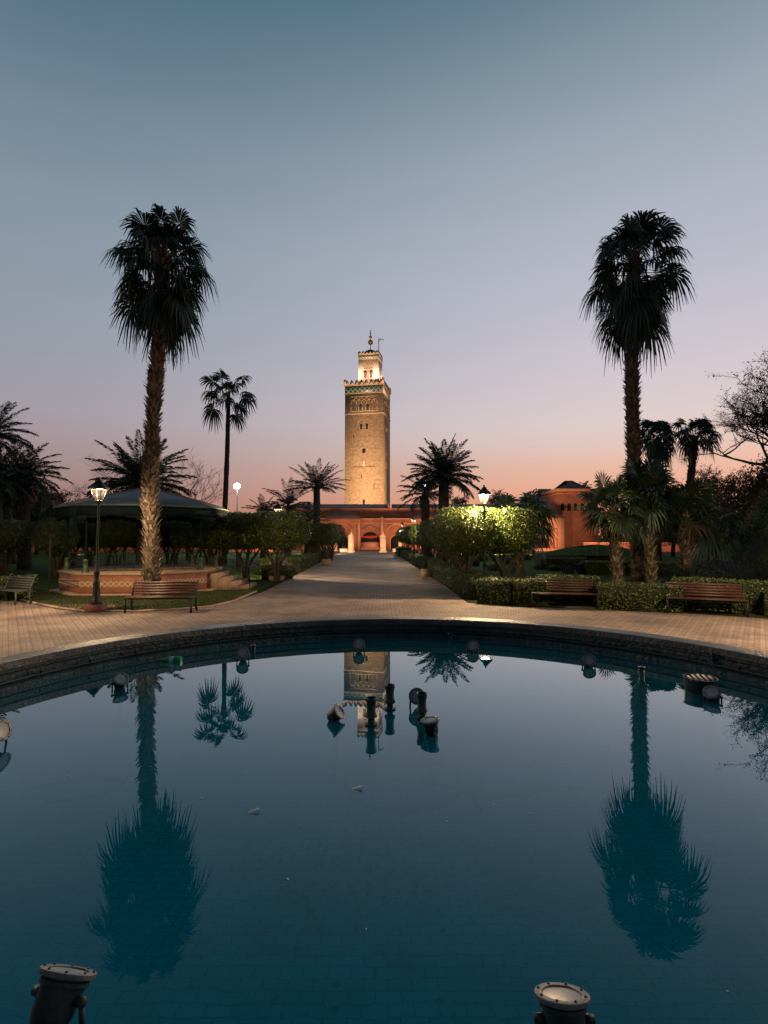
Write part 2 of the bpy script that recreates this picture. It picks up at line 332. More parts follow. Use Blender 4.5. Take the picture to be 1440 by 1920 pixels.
# ------------------------------------------------------------------ foliage generators
def leaf_quads(p, size, asp=.5, nrm=None, tilt=.7):
    n = len(p); a = rng.normal(size=(n, 3))
    if nrm is not None: a = a*tilt + nrm
    a /= np.linalg.norm(a, axis=1)[:, None]
    b = rng.normal(size=(n, 3)); b -= (b*a).sum(1)[:, None]*a; b /= np.linalg.norm(b, axis=1)[:, None]
    c = np.cross(a, b); s = size*(.6+.8*rng.random(n))[:, None]
    v = np.stack([p - b*s*.5, p + c*s*asp*.5, p + b*s*.5, p - c*s*asp*.5], 1).reshape(-1, 3)
    return v, np.arange(4*n).reshape(-1, 4)
def fan_leaf(mb, base, az, el, Lp, Rb, droop, n=22, m=0, mp=0, spread=115, wid=1.0):
    az += random.uniform(-.1, .1)
    d = np.array([math.cos(az)*math.cos(el), math.sin(az)*math.cos(el), math.sin(el)])
    e2 = el - .35*droop; d2 = np.array([math.cos(az)*math.cos(e2), math.sin(az)*math.cos(e2), math.sin(e2)])
    s = np.array([-math.sin(az), math.cos(az), 0.])
    nn = np.cross(d2, s); nn = nn if nn[2] > 0 else -nn
    ro = random.gauss(0, .6); s, nn = s*math.cos(ro) + nn*math.sin(ro), nn*math.cos(ro) - s*math.sin(ro)
    b = np.array(base, float); h = b + d*Lp*.6 + d2*Lp*.4
    w = .018
    mb.add([b - s*w*1.6, b + s*w*1.6, h + s*w, h - s*w], [[0, 1, 2, 3]], mp)
    ang = np.linspace(-R(spread), R(spread), n) + rng.normal(0, .02, n)
    st = np.array([0.04, .52, .76, 1.0]); half = R(spread)/(n-1)
    tw = rng.uniform(-.25, .25)
    vs = []; fs = []
    for k, a in enumerate(ang):
        rr = Rb*(.72 + .28*math.cos(a*.62))*rng.uniform(.9, 1.08); dr = droop*rng.uniform(.75, 1.35)
        for q, t in enumerate(st):
            r = t*rr; ww = [half*r, half*r*1.1, half*r*.62, .008][q]*wid
            dirv = math.cos(a)*d2 + math.sin(a)*s; per = -math.sin(a)*d2 + math.cos(a)*s
            c = h + r*dirv + nn*(abs(math.sin(a))*.22*r*(1-t*.5) + tw*r*math.sin(a))
            c = c + np.array([0, 0, -dr*rr*(t**2.4)*.42 - rr*.34*min(1., dr*1.3)*max(0., (t-.68)/.32)*random.uniform(.6, 1.5)])
            if q >= 2: c = c + rng.normal(0, .02, 3)*t
            fz = nn*(.012 if q in (1,) else 0)*(1 if k % 2 else -1)
            vs.append(c - per*ww + fz); vs.append(c + per*ww - fz)
        o = k*8
        fs += [[o, o+1, o+3, o+2], [o+2, o+3, o+5, o+4], [o+4, o+5, o+7, o+6]]
    mb.add(vs, fs, m)
def frond(mb, base, az, el, Ln, droop, nl=26, ll=.5, w=.035, m=0):
    nl = int(nl*1.5); w *= 1.25; ll *= 1.12
    k = 10; p = np.array(base, float); pts = [p]; tg = []
    for i in range(k):
        e = el - droop*((i+1)/k)**1.2
        d = np.array([math.cos(az)*math.cos(e), math.sin(az)*math.cos(e), math.sin(e)]); tg.append(d); p = p + d*Ln/k; pts.append(p)
    tg.append(tg[-1]); pts = np.array(pts); tg = np.array(tg); s = np.array([-math.sin(az), math.cos(az), 0.])
    for i in range(k):
        r0 = .03*(1-i/k)+.006; r1 = .03*(1-(i+1)/k)+.006
        u = np.array([0, 0, 1.])
        mb.add([pts[i]-s*r0, pts[i]+s*r0, pts[i+1]+s*r1, pts[i+1]-s*r1], [[0, 1, 2, 3]], m)
    t = np.linspace(.12, .99, nl); ii = np.clip((t*k).astype(int), 0, k-1); fr = t*k - ii
    c = pts[ii]*(1-fr)[:, None] + pts[ii+1]*fr[:, None]; d = tg[ii]
    for sg in (-1, 1):
        nr = np.cross(d, s); nr[nr[:, 2] < 0] *= -1
        v = d*(.5+.55*t[:, None]) + sg*s*.95 + nr*rng.uniform(-.2, .4, (nl, 1)) + rng.normal(0, .09, (nl, 3))
        v /= np.linalg.norm(v, axis=1)[:, None]
        ln = (ll*np.sin(np.pi*np.clip(t*.86+.12, 0, 1))**.6*rng.uniform(.85, 1.1, nl))[:, None]
        mid = c + v*ln*.5; tip = c + v*ln; tip[:, 2] -= ln[:, 0]*.25
        x = np.cross(v, rng.normal(size=(nl, 3))); x /= np.linalg.norm(x, axis=1)[:, None]
        vv = np.stack([c, mid + x*w*.5, tip, mid - x*w*.5], 1).reshape(-1, 3)
        mb.add(vv, np.arange(4*nl).reshape(-1, 4), m)
def rough_trunk(mb, pts, r0, r1, n=12, stubs=0, slen=.12, sw=.07, m=0, lean=.6, ms=None):
    ms = m if ms is None else ms
    pts = [Vector(p) for p in pts]
    # resample
    T = []; tot = sum((pts[i+1]-pts[i]).length for i in range(len(pts)-1)); step = .35
    for i in range(len(pts)-1):
        k = max(1, int((pts[i+1]-pts[i]).length/step))
        for j in range(k): T.append(pts[i].lerp(pts[i+1], j/k))
    T.append(pts[-1]); K = len(T)
    rad = [(r0 + (r1-r0)*i/(K-1))*random.uniform(.94, 1.06) for i in range(K)]
    rad[0] *= 1.15
    mb.tube(T, rad, n, m)
    for _ in range(stubs):
        u = random.random()*(K-1); i = int(u); f = u-i; c = T[i].lerp(T[min(i+1, K-1)], f); rr = rad[i]
        g = random.uniform(0, 2*math.pi); o = Vector((math.cos(g), math.sin(g), 0)); s = Vector((-math.sin(g), math.cos(g), 0))
        b = c + o*rr*.9; l = slen*random.uniform(.5, 1.5); tip = b + (o*lean*random.uniform(.5, 1.3) + Vector((0, 0, 1)) + s*random.uniform(-.5, .5)).normalized()*l
        ww = sw*random.uniform(.6, 1.2)
        up = Vector((0, 0, .03))
        v = [b - s*ww - up, b + s*ww - up, b + s*ww*.7 + o*.035 + up, b - s*ww*.7 + o*.035 + up, tip - s*ww*.35, tip + s*ww*.35]
        mb.add([tuple(q) for q in v], [[0, 1, 5, 4]], ms); mb.add([tuple(q) for q in v], [[3, 2, 5, 4]], ms); mb.add([tuple(q) for q in v], [[0, 3, 4], [1, 5, 2]], ms)
def leafmass(mb, c, r, n, size, m=0, p=2.0, core=True, lump=.12, asp=.55, zcut=None, mcore=None):
    """leaf clumps around a super-ellipsoid"""
    d = rng.normal(size=(n, 3)); d /= np.linalg.norm(d, axis=1)[:, None]
    k = (np.abs(d)**p).sum(1)**(-1/p)
    ph = rng.random(6)*6
    lm = 1 + lump*(np.sin(d[:, 0]*5+ph[0]) + np.sin(d[:, 1]*6+ph[1]) + np.sin(d[:, 2]*7+ph[2]) + np.sin((d[:, 0]+d[:, 1])*9+ph[3]))/2
    q = d*(k*lm*(1 - .28*rng.random(n)**1.6 + .13*(rng.random(n) < .05)*rng.random(n)))[:, None]*np.array(r) + np.array(c)
    v, f = leaf_quads(q, size, asp, d, .8); mb.add(v, f, m)
    if core:
        g = np.linspace(0, np.pi, 9); h = np.linspace(0, 2*np.pi, 13)[:-1]; vs = []
        for a in g:
            for b in h:
                dd = np.array([math.sin(a)*math.cos(b), math.sin(a)*math.sin(b), math.cos(a)]); kk = (np.abs(dd)**p).sum()**(-1/p)
                vs.append(dd*kk*.74*np.array(r)+np.array(c))
        fs = [[i*12+j, i*12+(j+1) % 12, (i+1)*12+(j+1) % 12, (i+1)*12+j] for i in range(8) for j in range(12)]
        mb.add(vs, fs, m if mcore is None else mcore)
def hedge(name, label, pts, wd, ht, dens=420, size=.06, group=None, z0=0.0):
    mb = MB(); cores = []
    for a, b in zip(pts[:-1], pts[1:]):
        a = np.array(a, float); b = np.array(b, float); d = b-a; ln = np.linalg.norm(d); d /= ln; s = np.array([-d[1], d[0]])
        e = .0
        a2 = a - d*e; b2 = b + d*e; w2 = wd/2-.05
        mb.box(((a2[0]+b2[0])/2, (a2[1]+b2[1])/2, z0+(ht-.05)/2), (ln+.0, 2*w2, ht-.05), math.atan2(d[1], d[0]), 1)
        areas = [ln*wd, ln*ht, ln*ht, wd*ht, wd*ht]
        for q, A in enumerate(areas):
            n = int(A*dens); u = rng.random(n); v = rng.random(n); jit = rng.normal(0, .022, n)
            if q == 0: xy = a + np.outer(u*ln, d) + np.outer((v-.5)*wd, s); z = ht + jit + .02*np.sin(u*ln*2.3); nr = np.tile([0, 0, 1.], (n, 1))
            elif q in (1, 2):
                sg = 1 if q == 1 else -1; xy = a + np.outer(u*ln, d) + np.outer(sg*(wd/2+jit), s); z = v*ht; nr = np.tile([sg*s[0], sg*s[1], .2], (n, 1))
            else:
                sg = 0 if q == 3 else 1; xy = (a if sg == 0 else b) + np.outer((u-.5)*wd, s) + np.outer(jit, d); z = v*ht; k = -1 if sg == 0 else 1; nr = np.tile([k*d[0], k*d[1], .2], (n, 1))
            z = np.asarray(z) + z0
            vv, ff = leaf_quads(np.column_stack([xy, z]), size, .6, nr, .8); mb.add(vv, ff, 0)
    c = np.mean(np.array(pts), 0)
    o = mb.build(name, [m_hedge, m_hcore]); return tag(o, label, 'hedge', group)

# ------------------------------------------------------------------ setting: ground
C0 = (.14, 3.97)
mb = MB(); k = 64
pts = []
mb.add([(-900, -60, 0), (900, -60, 0), (900, 1500, 0), (-900, 1500, 0)], [[0, 1, 2, 3]])
tag(mb.build('ground', m_ground), kind='structure')
def sheet(name, poly, z, mat, kind='structure'):
    m = MB(); m.add([(x, y, z) for x, y in poly], [list(range(len(poly)))]); return tag(m.build(name, mat), kind=kind)
def pathL(Y): return -4.88 - .027*(Y-23.8)
def pathR(Y): return 2.74 - .027*(Y-23.8)
# plaza around the fountain
arc = []
for i in range(0, 37):
    g = R(40) - R(260)*i/36 + 0
    arc.append((.3 + 14.9*math.cos(g), 3.2 + 14.9*math.sin(g)))
left = [(-26, 8), (-26, 21.5), (-16, 21.0), (-13.2, 18.9), (-11.4, 17.5), (-10.0, 16.4), (-8.9, 15.75), (-7.4, 15.7), (-6.1, 16.15), (-5.35, 16.8), (-5.05, 18.5), (pathL(22), 22), (pathR(22), 22), (2.78, 17.9), (4.0, 17.0), (6.5, 16.2), (8.7, 15.4), (10.6, 14.3)]
poly = left + [p for p in arc if p[1] < 14 and not (p[0] < -10 and p[1] > -3)]
sheet('plaza_paving', poly, .008, m_paver)
sheet('path', [(pathL(21.9), 21.9), (pathR(21.9), 21.9), (pathR(76.5), 76.5), (pathL(76.5), 76.5)], .012, m_path)
sheet('forecourt', [(-60, 76.4), (45, 76.4), (45, 110), (-60, 110)], .016, m_court)
# pale paver band across the path
sheet('paver_band', [(-4.95, 30.5), (2.55, 24.4), (2.6, 24.75), (-5.0, 30.95)], .016, m_band)
sheet('soil_patch', [(-9.9, 16.5), (-8.7, 15.95), (-8.2, 16.6), (-8.9, 17.6), (-10.6, 17.9), (-11.1, 17.7)], .006, m_soil)
# lawn in front of the bandstand
lawn_poly = [(-5.15, 21.6), (-5.12, 18.5), (-5.4, 16.95), (-6.1, 16.28), (-7.4, 15.83), (-8.9, 15.9), (-10.0, 16.55), (-11.4, 17.65), (-13.2, 19.1), (-14.5, 24), (-14, 30), (-5.4, 30), (-5.2, 24)]
sheet('lawn', lawn_poly, .004, m_grass)
mb = MB()
for a, b in zip(lawn_poly[0:8], lawn_poly[1:9]):
    d = Vector((b[0]-a[0], b[1]-a[1], 0)); mb.box(((a[0]+b[0])/2, (a[1]+b[1])/2, .02), (d.length+.02, .1, .06), math.atan2(d.y, d.x))
tag(mb.build('kerb', m_curb), kind='structure')
# grass blades (stuff)
def inpoly(x, y, poly):
    r = np.zeros(len(x), bool); j = len(poly)-1
    for i in range(len(poly)):
        xi, yi = poly[i]; xj, yj = poly[j]
        c = ((yi > y) != (yj > y)) & (x < (xj-xi)*(y-yi)/(yj-yi+1e-12)+xi); r ^= c; j = i
    return r
def blades(name, poly, n, h, z=0.0, keep=None):
    xs = [p[0] for p in poly]; ys = [p[1] for p in poly]
    x = rng.uniform(min(xs), max(xs), n); y = rng.uniform(min(ys), max(ys), n); k = inpoly(x, y, poly)
    if keep is not None: k &= keep(x, y)
    x = x[k]; y = y[k]; m = len(x); g = rng.random(m)*6.28; hh = h*(.5+rng.random(m)); w = .012
    dx = np.cos(g)*w; dy = np.sin(g)*w; ox = rng.normal(0, .03, m); oy = rng.normal(0, .03, m)
    v = np.stack([np.stack([x-dx, y-dy, np.full(m, z)], 1), np.stack([x+dx, y+dy, np.full(m, z)], 1), np.stack([x+ox, y+oy, z+hh], 1)], 1).reshape(-1, 3)
    mb = MB(); mb.add(v, np.arange(3*m).reshape(-1, 3)); return tag(mb.build(name, m_blade), 'short green grass on the lawn in front of the bandstand', 'grass', kind='stuff')
blades('grass', lawn_poly[:9] + [(-13.5, 21), (-5.2, 21.6)], 70000, .05, .004, keep=lambda x, y: (np.hypot(x+10.5, y-23.3) > 3.5) & ((x > -8.3) | (y > 17.6) | (rng.random(len(x)) < .3)))

nl_ = 260; xy = np.column_stack([rng.uniform(-14, 12, nl_), rng.uniform(8, 24, nl_)]); xy = xy[np.hypot(xy[:, 0]-C0[0], xy[:, 1]-C0[1]) > 4.5]; k_ = inpoly(xy[:, 0], xy[:, 1], poly); xy = xy[k_]
mb = MB(); v, f = leaf_quads(np.column_stack([xy, np.full(len(xy), .02)]), .06, .5, np.tile([0, 0, 6.], (len(xy), 1)), .8); mb.add(v, f)
tag(mb.build('fallen_leaves', m_soil), 'small dry leaves scattered over the plaza paving', 'leaves', kind='stuff')

# ------------------------------------------------------------------ fountain
RI, WZ, RZ = 3.97, .75, .99
ft = thing('fountain_basin', 'large round dark concrete fountain basin full of still water', 'fountain', (C0[0], C0[1], 0))
c3 = (C0[0], C0[1], 0)
mb = MB(); mb.lathe([(RI+.27, 0), (RI+.27, RZ-.10), (RI+.30, RZ-.09), (RI+.30, RZ-.012), (RI+.285, RZ), (RI+.012, RZ), (RI, RZ-.012), (RI, RZ-.07), (RI+.02, RZ-.08)], c3, 160)
mb.build('rim', m_rim, ft, True)
mb = MB(); mb.lathe([(RI+.02, RZ-.08), (RI+.02, .885), (RI-.02, .88), (RI-.02, .845), (RI+.01, .84), (RI+.01, .80), (RI-.10, .795), (RI-.12, .785), (RI-.12, .44), (RI-.12, .40)], c3, 160)
mb.build('inner_wall', m_basin, ft, True)
mb = MB(); mb.lathe([(RI-.12, .40), (2, .40), (.01, .40)], c3, 96); mb.build('basin_floor', m_floor, ft)
# water
mw = bpy.data.materials.new('pool_water'); mw.use_nodes = True; t = mw.node_tree
for n in list(t.nodes): t.nodes.remove(n)
o = t.nodes.new('ShaderNodeOutputMaterial'); mxs = t.nodes.new('ShaderNodeMixShader'); tr = t.nodes.new('ShaderNodeBsdfTransparent'); gl = t.nodes.new('ShaderNodeBsdfGlossy')
fr = t.nodes.new('ShaderNodeFresnel'); fr.inputs[0].default_value = 1.33; gl.inputs['Roughness'].default_value = .0; gl.inputs[0].default_value = (.82, .95, 1, 1); tr.inputs[0].default_value = (.25, .93, 1, 1)
nz = t.nodes.new('ShaderNodeTexNoise'); nz.inputs['Scale'].default_value = 1.6; nz.inputs['Detail'].default_value = 3; tcn = t.nodes.new('ShaderNodeTexCoord'); t.links.new(tcn.outputs['Object'], nz.inputs['Vector'])
bp = t.nodes.new('ShaderNodeBump'); bp.inputs['Strength'].default_value = .018; bp.inputs['Distance'].default_value = .02
t.links.new(nz.outputs['Fac'], bp.inputs['Height']); t.links.new(bp.outputs[0], gl.inputs['Normal'])
ml = t.nodes.new('ShaderNodeMath'); ml.operation = 'MULTIPLY_ADD'; ml.inputs[1].default_value = 2.25; ml.inputs[2].default_value = -.055; ml.use_clamp = True; t.links.new(fr.outputs[0], ml.inputs[0]); t.links.new(ml.outputs[0], mxs.inputs[0]); df = t.nodes.new('ShaderNodeBsdfDiffuse'); df.inputs[0].default_value = (.0, .47, .60, 1); mk = t.nodes.new('ShaderNodeMixShader'); mk.inputs[0].default_value = .19
t.links.new(tr.outputs[0], mk.inputs[1]); t.links.new(df.outputs[0], mk.inputs[2]); t.links.new(mk.outputs[0], mxs.inputs[1]); t.links.new(gl.outputs[0], mxs.inputs[2]); t.links.new(mxs.outputs[0], o.inputs[0])
mb = MB(); mb.lathe([(RI-.118, WZ), (1.5, WZ), (.005, WZ)], c3, 96); tag(mb.build('water', mw), kind='structure')

# pipe ring with jets inside the basin wall
pr = thing('water_pipe', 'thin pipe with small jets running round the inside of the basin wall', 'pipe', (C0[0], C0[1], .80))
mb = MB(); ring = [(C0[0]+(RI-.07)*math.cos(g), C0[1]+(RI-.07)*math.sin(g), .822) for g in np.linspace(0, 2*math.pi, 121)]
mb.tube(ring, .012, 6); mb.build('pipe_ring', m_metal, pr)
for i in range(46):
    g = 2*math.pi*i/46 + .02; c = Vector((C0[0]+(RI-.075)*math.cos(g), C0[1]+(RI-.075)*math.sin(g), .825)); inn = Vector((-math.cos(g), -math.sin(g), 0))
    mb = MB(); mb.tube([c, c+Vector((0, 0, .03)), c+Vector((0, 0, .05))+inn*.01], [.011, .011, .006], 6)
    mb.tube([c+Vector((0, 0, .012)), c+inn*.035+Vector((0, 0, .03))], [.007, .004], 5)
    mb.build('jet_nozzle', m_metal, pr)
# vertical pipe stubs
for g, lab in ((R(29), 'dark vertical pipe clamped to the right inside wall of the basin'), ):
    c = Vector((C0[0]+(RI-.03)*math.cos(g), C0[1]+(RI-.03)*math.sin(g), 0)); mb = MB(); mb.tube([c+Vector((0, 0, .42)), c+Vector((0, 0, .93))], .022, 8); mb.tube([c+Vector((0, 0, .86)), c+Vector((0, 0, .88))], .032, 8); mb.tube([c+Vector((0, 0, .91)), c+Vector((0, 0, .93))], .032, 8)
    tag(mb.build('drain_pipe', m_metal), lab, 'pipe')
for px, py, lab in ((844, 1192, 'short grey outlet stub on the basin wall beyond the centre nozzles'), (475, 1215, 'small grey outlet stub beside the second floodlight from the left'), (1203, 1257, 'pale capped outlet stub standing just above the palm trunk reflection')):
    q = G(px, py, .80); d = Vector((q.x-C0[0], q.y-C0[1], 0)).normalized()
    rr = min((Vector((q.x-C0[0], q.y-C0[1], 0))).length, RI-.2); c = Vector((C0[0], C0[1], 0)) + d*rr
    mb = MB(); mb.tube([c+Vector((0, 0, .4)), c+Vector((0, 0, .835))], .026, 10); mb.tube([c+Vector((0, 0, .82)), c+Vector((0, 0, .838))], .036, 10)
    tag(mb.build('outlet_stub', m_metal), lab, 'pipe', 'outlet stubs in the basin')

# submersible floodlights
def pool_light(lens, n, rad, label, stem_xy=None):
    lens = Vector(lens); n = Vector(n).normalized()
    base = Vector((lens.x - n.x*rad*.5, lens.y - n.y*rad*.5, .40)) if stem_xy is None else Vector((*stem_xy, .40))
    t = thing('pool_floodlight', label, 'floodlight', base, 'floodlights standing in the fountain')
    r = rad
    mb = MB(); mb.lathe([(.002, -1.75*r), (r*.42, -1.72*r), (r*.6, -1.55*r), (r*.72, -1.2*r), (r*.76, -.5*r), (r*.78, -.42*r), (r*.86, -.40*r), (r*.86, -.28*r), (r*.8, -.26*r), (r*.82, -.17*r)], lens, 28, axis=n); mb.build('housing', m_metal, t, True)
    mb = MB(); mb.lathe([(r*.7, -.18*r), (r*.98, -.18*r), (r, -.15*r), (r, -.02*r), (r*.97, 0), (r*.72, 0), (r*.70, -.03*r), (r*.70, -.06*r)], lens, 32, axis=n)
    fl = mb.build('flange', m_flange, t, True)
    q = Vector((0, 0, 1)).rotation_difference(n)
    for j in range(8):
        g = 2*math.pi*j/8+.3; c = lens + q @ Vector((math.cos(g)*r*.86, math.sin(g)*r*.86, 0)); mb = MB(); mb.tube([c - n*.002, c + n*r*.05], r*.05, 6); mb.build('bolt', m_metal, fl)
    mb = MB(); mb.lathe([(r*.705, -.055*r), (r*.5, -.035*r), (r*.25, -.025*r), (.001, -.022*r)], lens, 32, axis=n); mb.build('glass', m_fglass, t, True)
    # U bracket around the can
    side = n.cross(Vector((0, 0, 1)))
    side = side.normalized() if side.length > .15 else Vector((1, 0, 0))
    piv = lens - n*r*.75; mb = MB(); a = piv + side*r*.95; b = piv - side*r*.95
    foot = Vector((base.x, base.y, min(piv.z - r*1.5, lens.z - 1.9*r)))
    for s_, p in ((1, a), (-1, b)):
        fs = foot + side*s_*r*.95
        mb.tube([p, fs], r*.11, 6); mb.tube([p - side*s_*r*.25, p + side*s_*r*.14], r*.16, 8)
    mb.tube([foot + side*r*.98, foot - side*r*.98], r*.11, 6); mb.build('bracket', m_metal, t)
    mb = MB(); mb.tube([foot, Vector((base.x, base.y, .42))], r*.2, 8); mb.lathe([(r*.9, 0), (r*.9, .02), (.001, .02)], base, 16); mb.build('stem', m_metal, t)
    return t
def mid(px, pym): return G(px, pym, WZ)
def lens_at(px, pl, pm):
    Y = mid(px, pm).y; return P(px, pl, Y)
cc = Vector((C0[0], C0[1], 0))
for px, pl, pm, tl, rad, lab, az in (
        (6, 1368, 1400, .35, .075, 'pool floodlight cut by the left edge of the photo, lens turned right', R(-8)),
        (227, 1272, 1292, .9, .072, 'pool floodlight tilted towards us near the left wall, beside the floating bottle', R(-50)),
        (455, 1223, 1239, .5, .072, 'pool floodlight between the left wall and the thin palm reflection', R(-80)),
        (673, 1207, 1222, .4, .072, 'pool floodlight facing us below the minaret, by the far wall', R(-88)),
        (887, 1210, 1222, .4, .072, 'pool floodlight beside the reflection of the lit street lamp', R(-92)),
        (1105, 1237, 1250, .45, .072, 'pool floodlight to the left of the right palm reflection', R(-100)),
        (1334, 1297, 1314, .9, .072, 'pool floodlight tilted up in front of the slatted bucket', R(-135))):
    q = lens_at(px, pl, pm); pool_light(q, (math.cos(az)*math.cos(tl), math.sin(az)*math.cos(tl), math.sin(tl)), rad, lab)
pool_light(P(130, 1817, 1.50), (.14, .55, .82), .074, 'nearest left pool floodlight pointing straight up, dark rust on its can')
pool_light(P(1053, 1861, 1.45), (.01, .36, .93), .070, 'nearest right pool floodlight pointing straight up with pale bolted lens')
pool_light(lens_at(637, 1333, 1352), (.75, -.25, .62), .066, 'central pool floodlight on the left of the nozzles, leaning right')
pool_light(lens_at(781, 1305, 1328), (-.28, -.85, .42), .07, 'central pool floodlight behind the right nozzle, dark round lens upright')
pool_light(lens_at(806, 1349, 1377), (-.15, -.05, 1), .07, 'central pool floodlight in front of the right nozzle, pointing up')
for px, top, pm, lab in ((696, 1308, 1359, 'bell shaped bronze nozzle, nearest of the three at the centre'), (731, 1284, 1329.5, 'bell shaped bronze nozzle, farthest of the three at the centre'), (791, 1299, 1347, 'bell shaped bronze nozzle between the two right central floodlights')):
    q = mid(px, pm); zt = P(px, top, q.y).z; b = Vector((q.x, q.y, .40))
    t = thing('fountain_nozzle', lab, 'nozzle', b, 'bell nozzles in the middle of the fountain')
    r = .042; h = zt
    mb = MB(); mb.lathe([(r*.8, h-.03), (r*.82, h-.002), (r, h), (r*1.03, h-.02), (r*.88, h-.035), (r*.8, h-.075), (r*.86, h-.11), (r*1.08, h-.135), (r*1.1, h-.145), (r*.7, h-.155), (r*.62, h-.16)], (b.x, b.y, 0), 24); mb.build('bell', m_nozzle, t, True)
    mb = MB(); mb.lathe([(.001, h-.03), (r*.8, h-.03)], (b.x, b.y, 0), 24); mb.build('mouth', m_dark_in, t)
    mb = MB(); mb.tube([(b.x, b.y, .4), (b.x, b.y, h-.15)], r*.62, 14); mb.lathe([(r*.6, WZ+.003), (r*1.15, WZ+.006), (r*1.15, WZ+.012), (r*.6, WZ+.015)], (b.x, b.y, 0), 20); mb.build('pipe', m_nozzle, t, True)
# hoses lying on the floor
def hose(pts, r, label):
    mb = MB(); mb.tube(pts, r, 6); tag(mb.build('hose', m_hose), label, 'hose', 'thin hoses on the basin floor')
hose([(.14+.42*math.cos(a), 4.0+.42*math.sin(a), .415) for a in np.linspace(0, 6.28, 40)], .008, 'thin hose lying in a ring round the central nozzles')
hose([(.42, 3.95, .41), (.7, 3.75, .41), (1.0, 3.8, .41), (1.25, 3.95, .41), (1.7, 3.8, .41)], .008, 'thin cable trailing right from the central floodlights')
hose([(-2.5, 3.9, .41), (-2.2, 4.1, .41), (-1.9, 4.0, .41), (-1.95, 3.8, .41), (-2.3, 3.7, .41)], .01, 'thin looped cable beside the floodlight at the left edge')
nl_ = 420; g = rng.random(nl_)*6.28; rr_ = RI*.93*np.sqrt(rng.random(nl_)); lp_ = np.column_stack([C0[0]+rr_*np.cos(g), C0[1]+rr_*np.sin(g), np.full(nl_, .406)])
mb = MB(); v, f = leaf_quads(lp_, .035, .45, np.tile([0, 0, 6.], (nl_, 1)), .5); mb.add(v, f)
g = rng.normal(size=(160, 2))*.28 + np.array([-.25, 3.0]); lp_ = np.column_stack([g, np.full(160, .407)]); v, f = leaf_quads(lp_, .04, .35, np.tile([0, 0, 6.], (160, 1)), .5); mb.add(v, f)
tag(mb.build('leaf_litter', m_litter), 'small dark leaves and dirt specks scattered over the basin floor', 'leaf litter', kind='stuff')
nl_ = 60; g = rng.random(nl_)*6.28; rr_ = RI*.9*np.sqrt(rng.random(nl_)); mb = MB(); v, f = leaf_quads(np.column_stack([C0[0]+rr_*np.cos(g), C0[1]+rr_*np.sin(g), np.full(nl_, WZ+.002)]), .014, .6, np.tile([0, 0, 9.], (nl_, 1)), .2); mb.add(v, f)
tag(mb.build('floating_debris', m_cup), 'tiny pale specks floating on the still pool water', 'debris', kind='stuff')
# cups, stick, bottle, bucket
def cup(px, py, rz, lab):
    q = G(px, py, .735); mb = MB(); ax = Vector((math.cos(rz), math.sin(rz), .12)); mb.lathe([(.001, 0), (.018, 0), (.026, .055), (.023, .055), (.016, .005)], q, 16, axis=ax)
    tag(mb.build('paper_cup', m_cup, None, True), lab, 'cup', 'cups in the fountain')
cup(662, 1484, 0, 'white paper cup floating in the middle of the pool, farther of the two')
cup(466, 1529, .2, 'white paper cup floating in the middle of the pool, nearer of the two')
a = G(877, 1467, .72); b = G(903, 1521, .72); mb = MB(); mid_ = (a+b)/2 + Vector((-.01, 0, 0)); mb.tube([a, mid_, b], [.004, .012, .010], 7); mb.tube([a.lerp(b, .12), a.lerp(b, .16)+Vector((.02, 0, .005))], .003, 5)
tag(mb.build('sunken_stick', m_twig), 'dark bent stick floating just under the surface right of the pool centre', 'stick')
q = G(318, 1240, WZ); d = Vector((.97, -.1, .05)).normalized(); q = Vector((q.x-.11, q.y+.02, WZ+.012))
t = thing('plastic_bottle', 'green plastic bottle with a white label floating by the left wall', 'bottle', q)
mb = MB(); r = .036; mb.lathe([(.012, .0), (.013, .03), (r*.8, .07), (r, .09), (r, .15), (r*.95, .16), (r, .18), (r, .235), (r*.8, .25), (.001, .25)], q, 20, axis=d); mb.build('bottle_body', m_bottle, t, True)
mb = MB(); mb.lathe([(r*1.02, .115), (r*1.04, .12), (r*1.04, .16), (r*1.02, .165)], q, 20, axis=d); mb.build('paper_label', m_cup, t, True)
mb = MB(); mb.lathe([(.001, -.018), (.015, -.018), (.015, .004), (.001, .004)], q, 14, axis=d); mb.build('cap', m_red, t, True)
q = P(1313, 1266, 5.12); q.z -= .02; bz = .40
t = thing('slatted_bucket', 'dark tapered bucket with a pale slatted top standing in the water on the right', 'bucket', (q.x, q.y, bz))
mb = MB(); mb.lathe([(.001, bz), (.085, bz), (.10, bz+.02), (.142, q.z-.02), (.15, q.z), (.138, q.z), (.13, q.z-.03), (.001, q.z-.035)], (q.x, q.y, 0), 28); mb.build('bucket_body', m_metal, t, True)
mb = MB()
for i in range(5):
    x = -.10+.05*i; l = 2*math.sqrt(.13**2-x*x); mb.box((q.x+x, q.y, q.z-.006), (.02, l, .012), R(-18))
mb.build('slats', m_white, t)

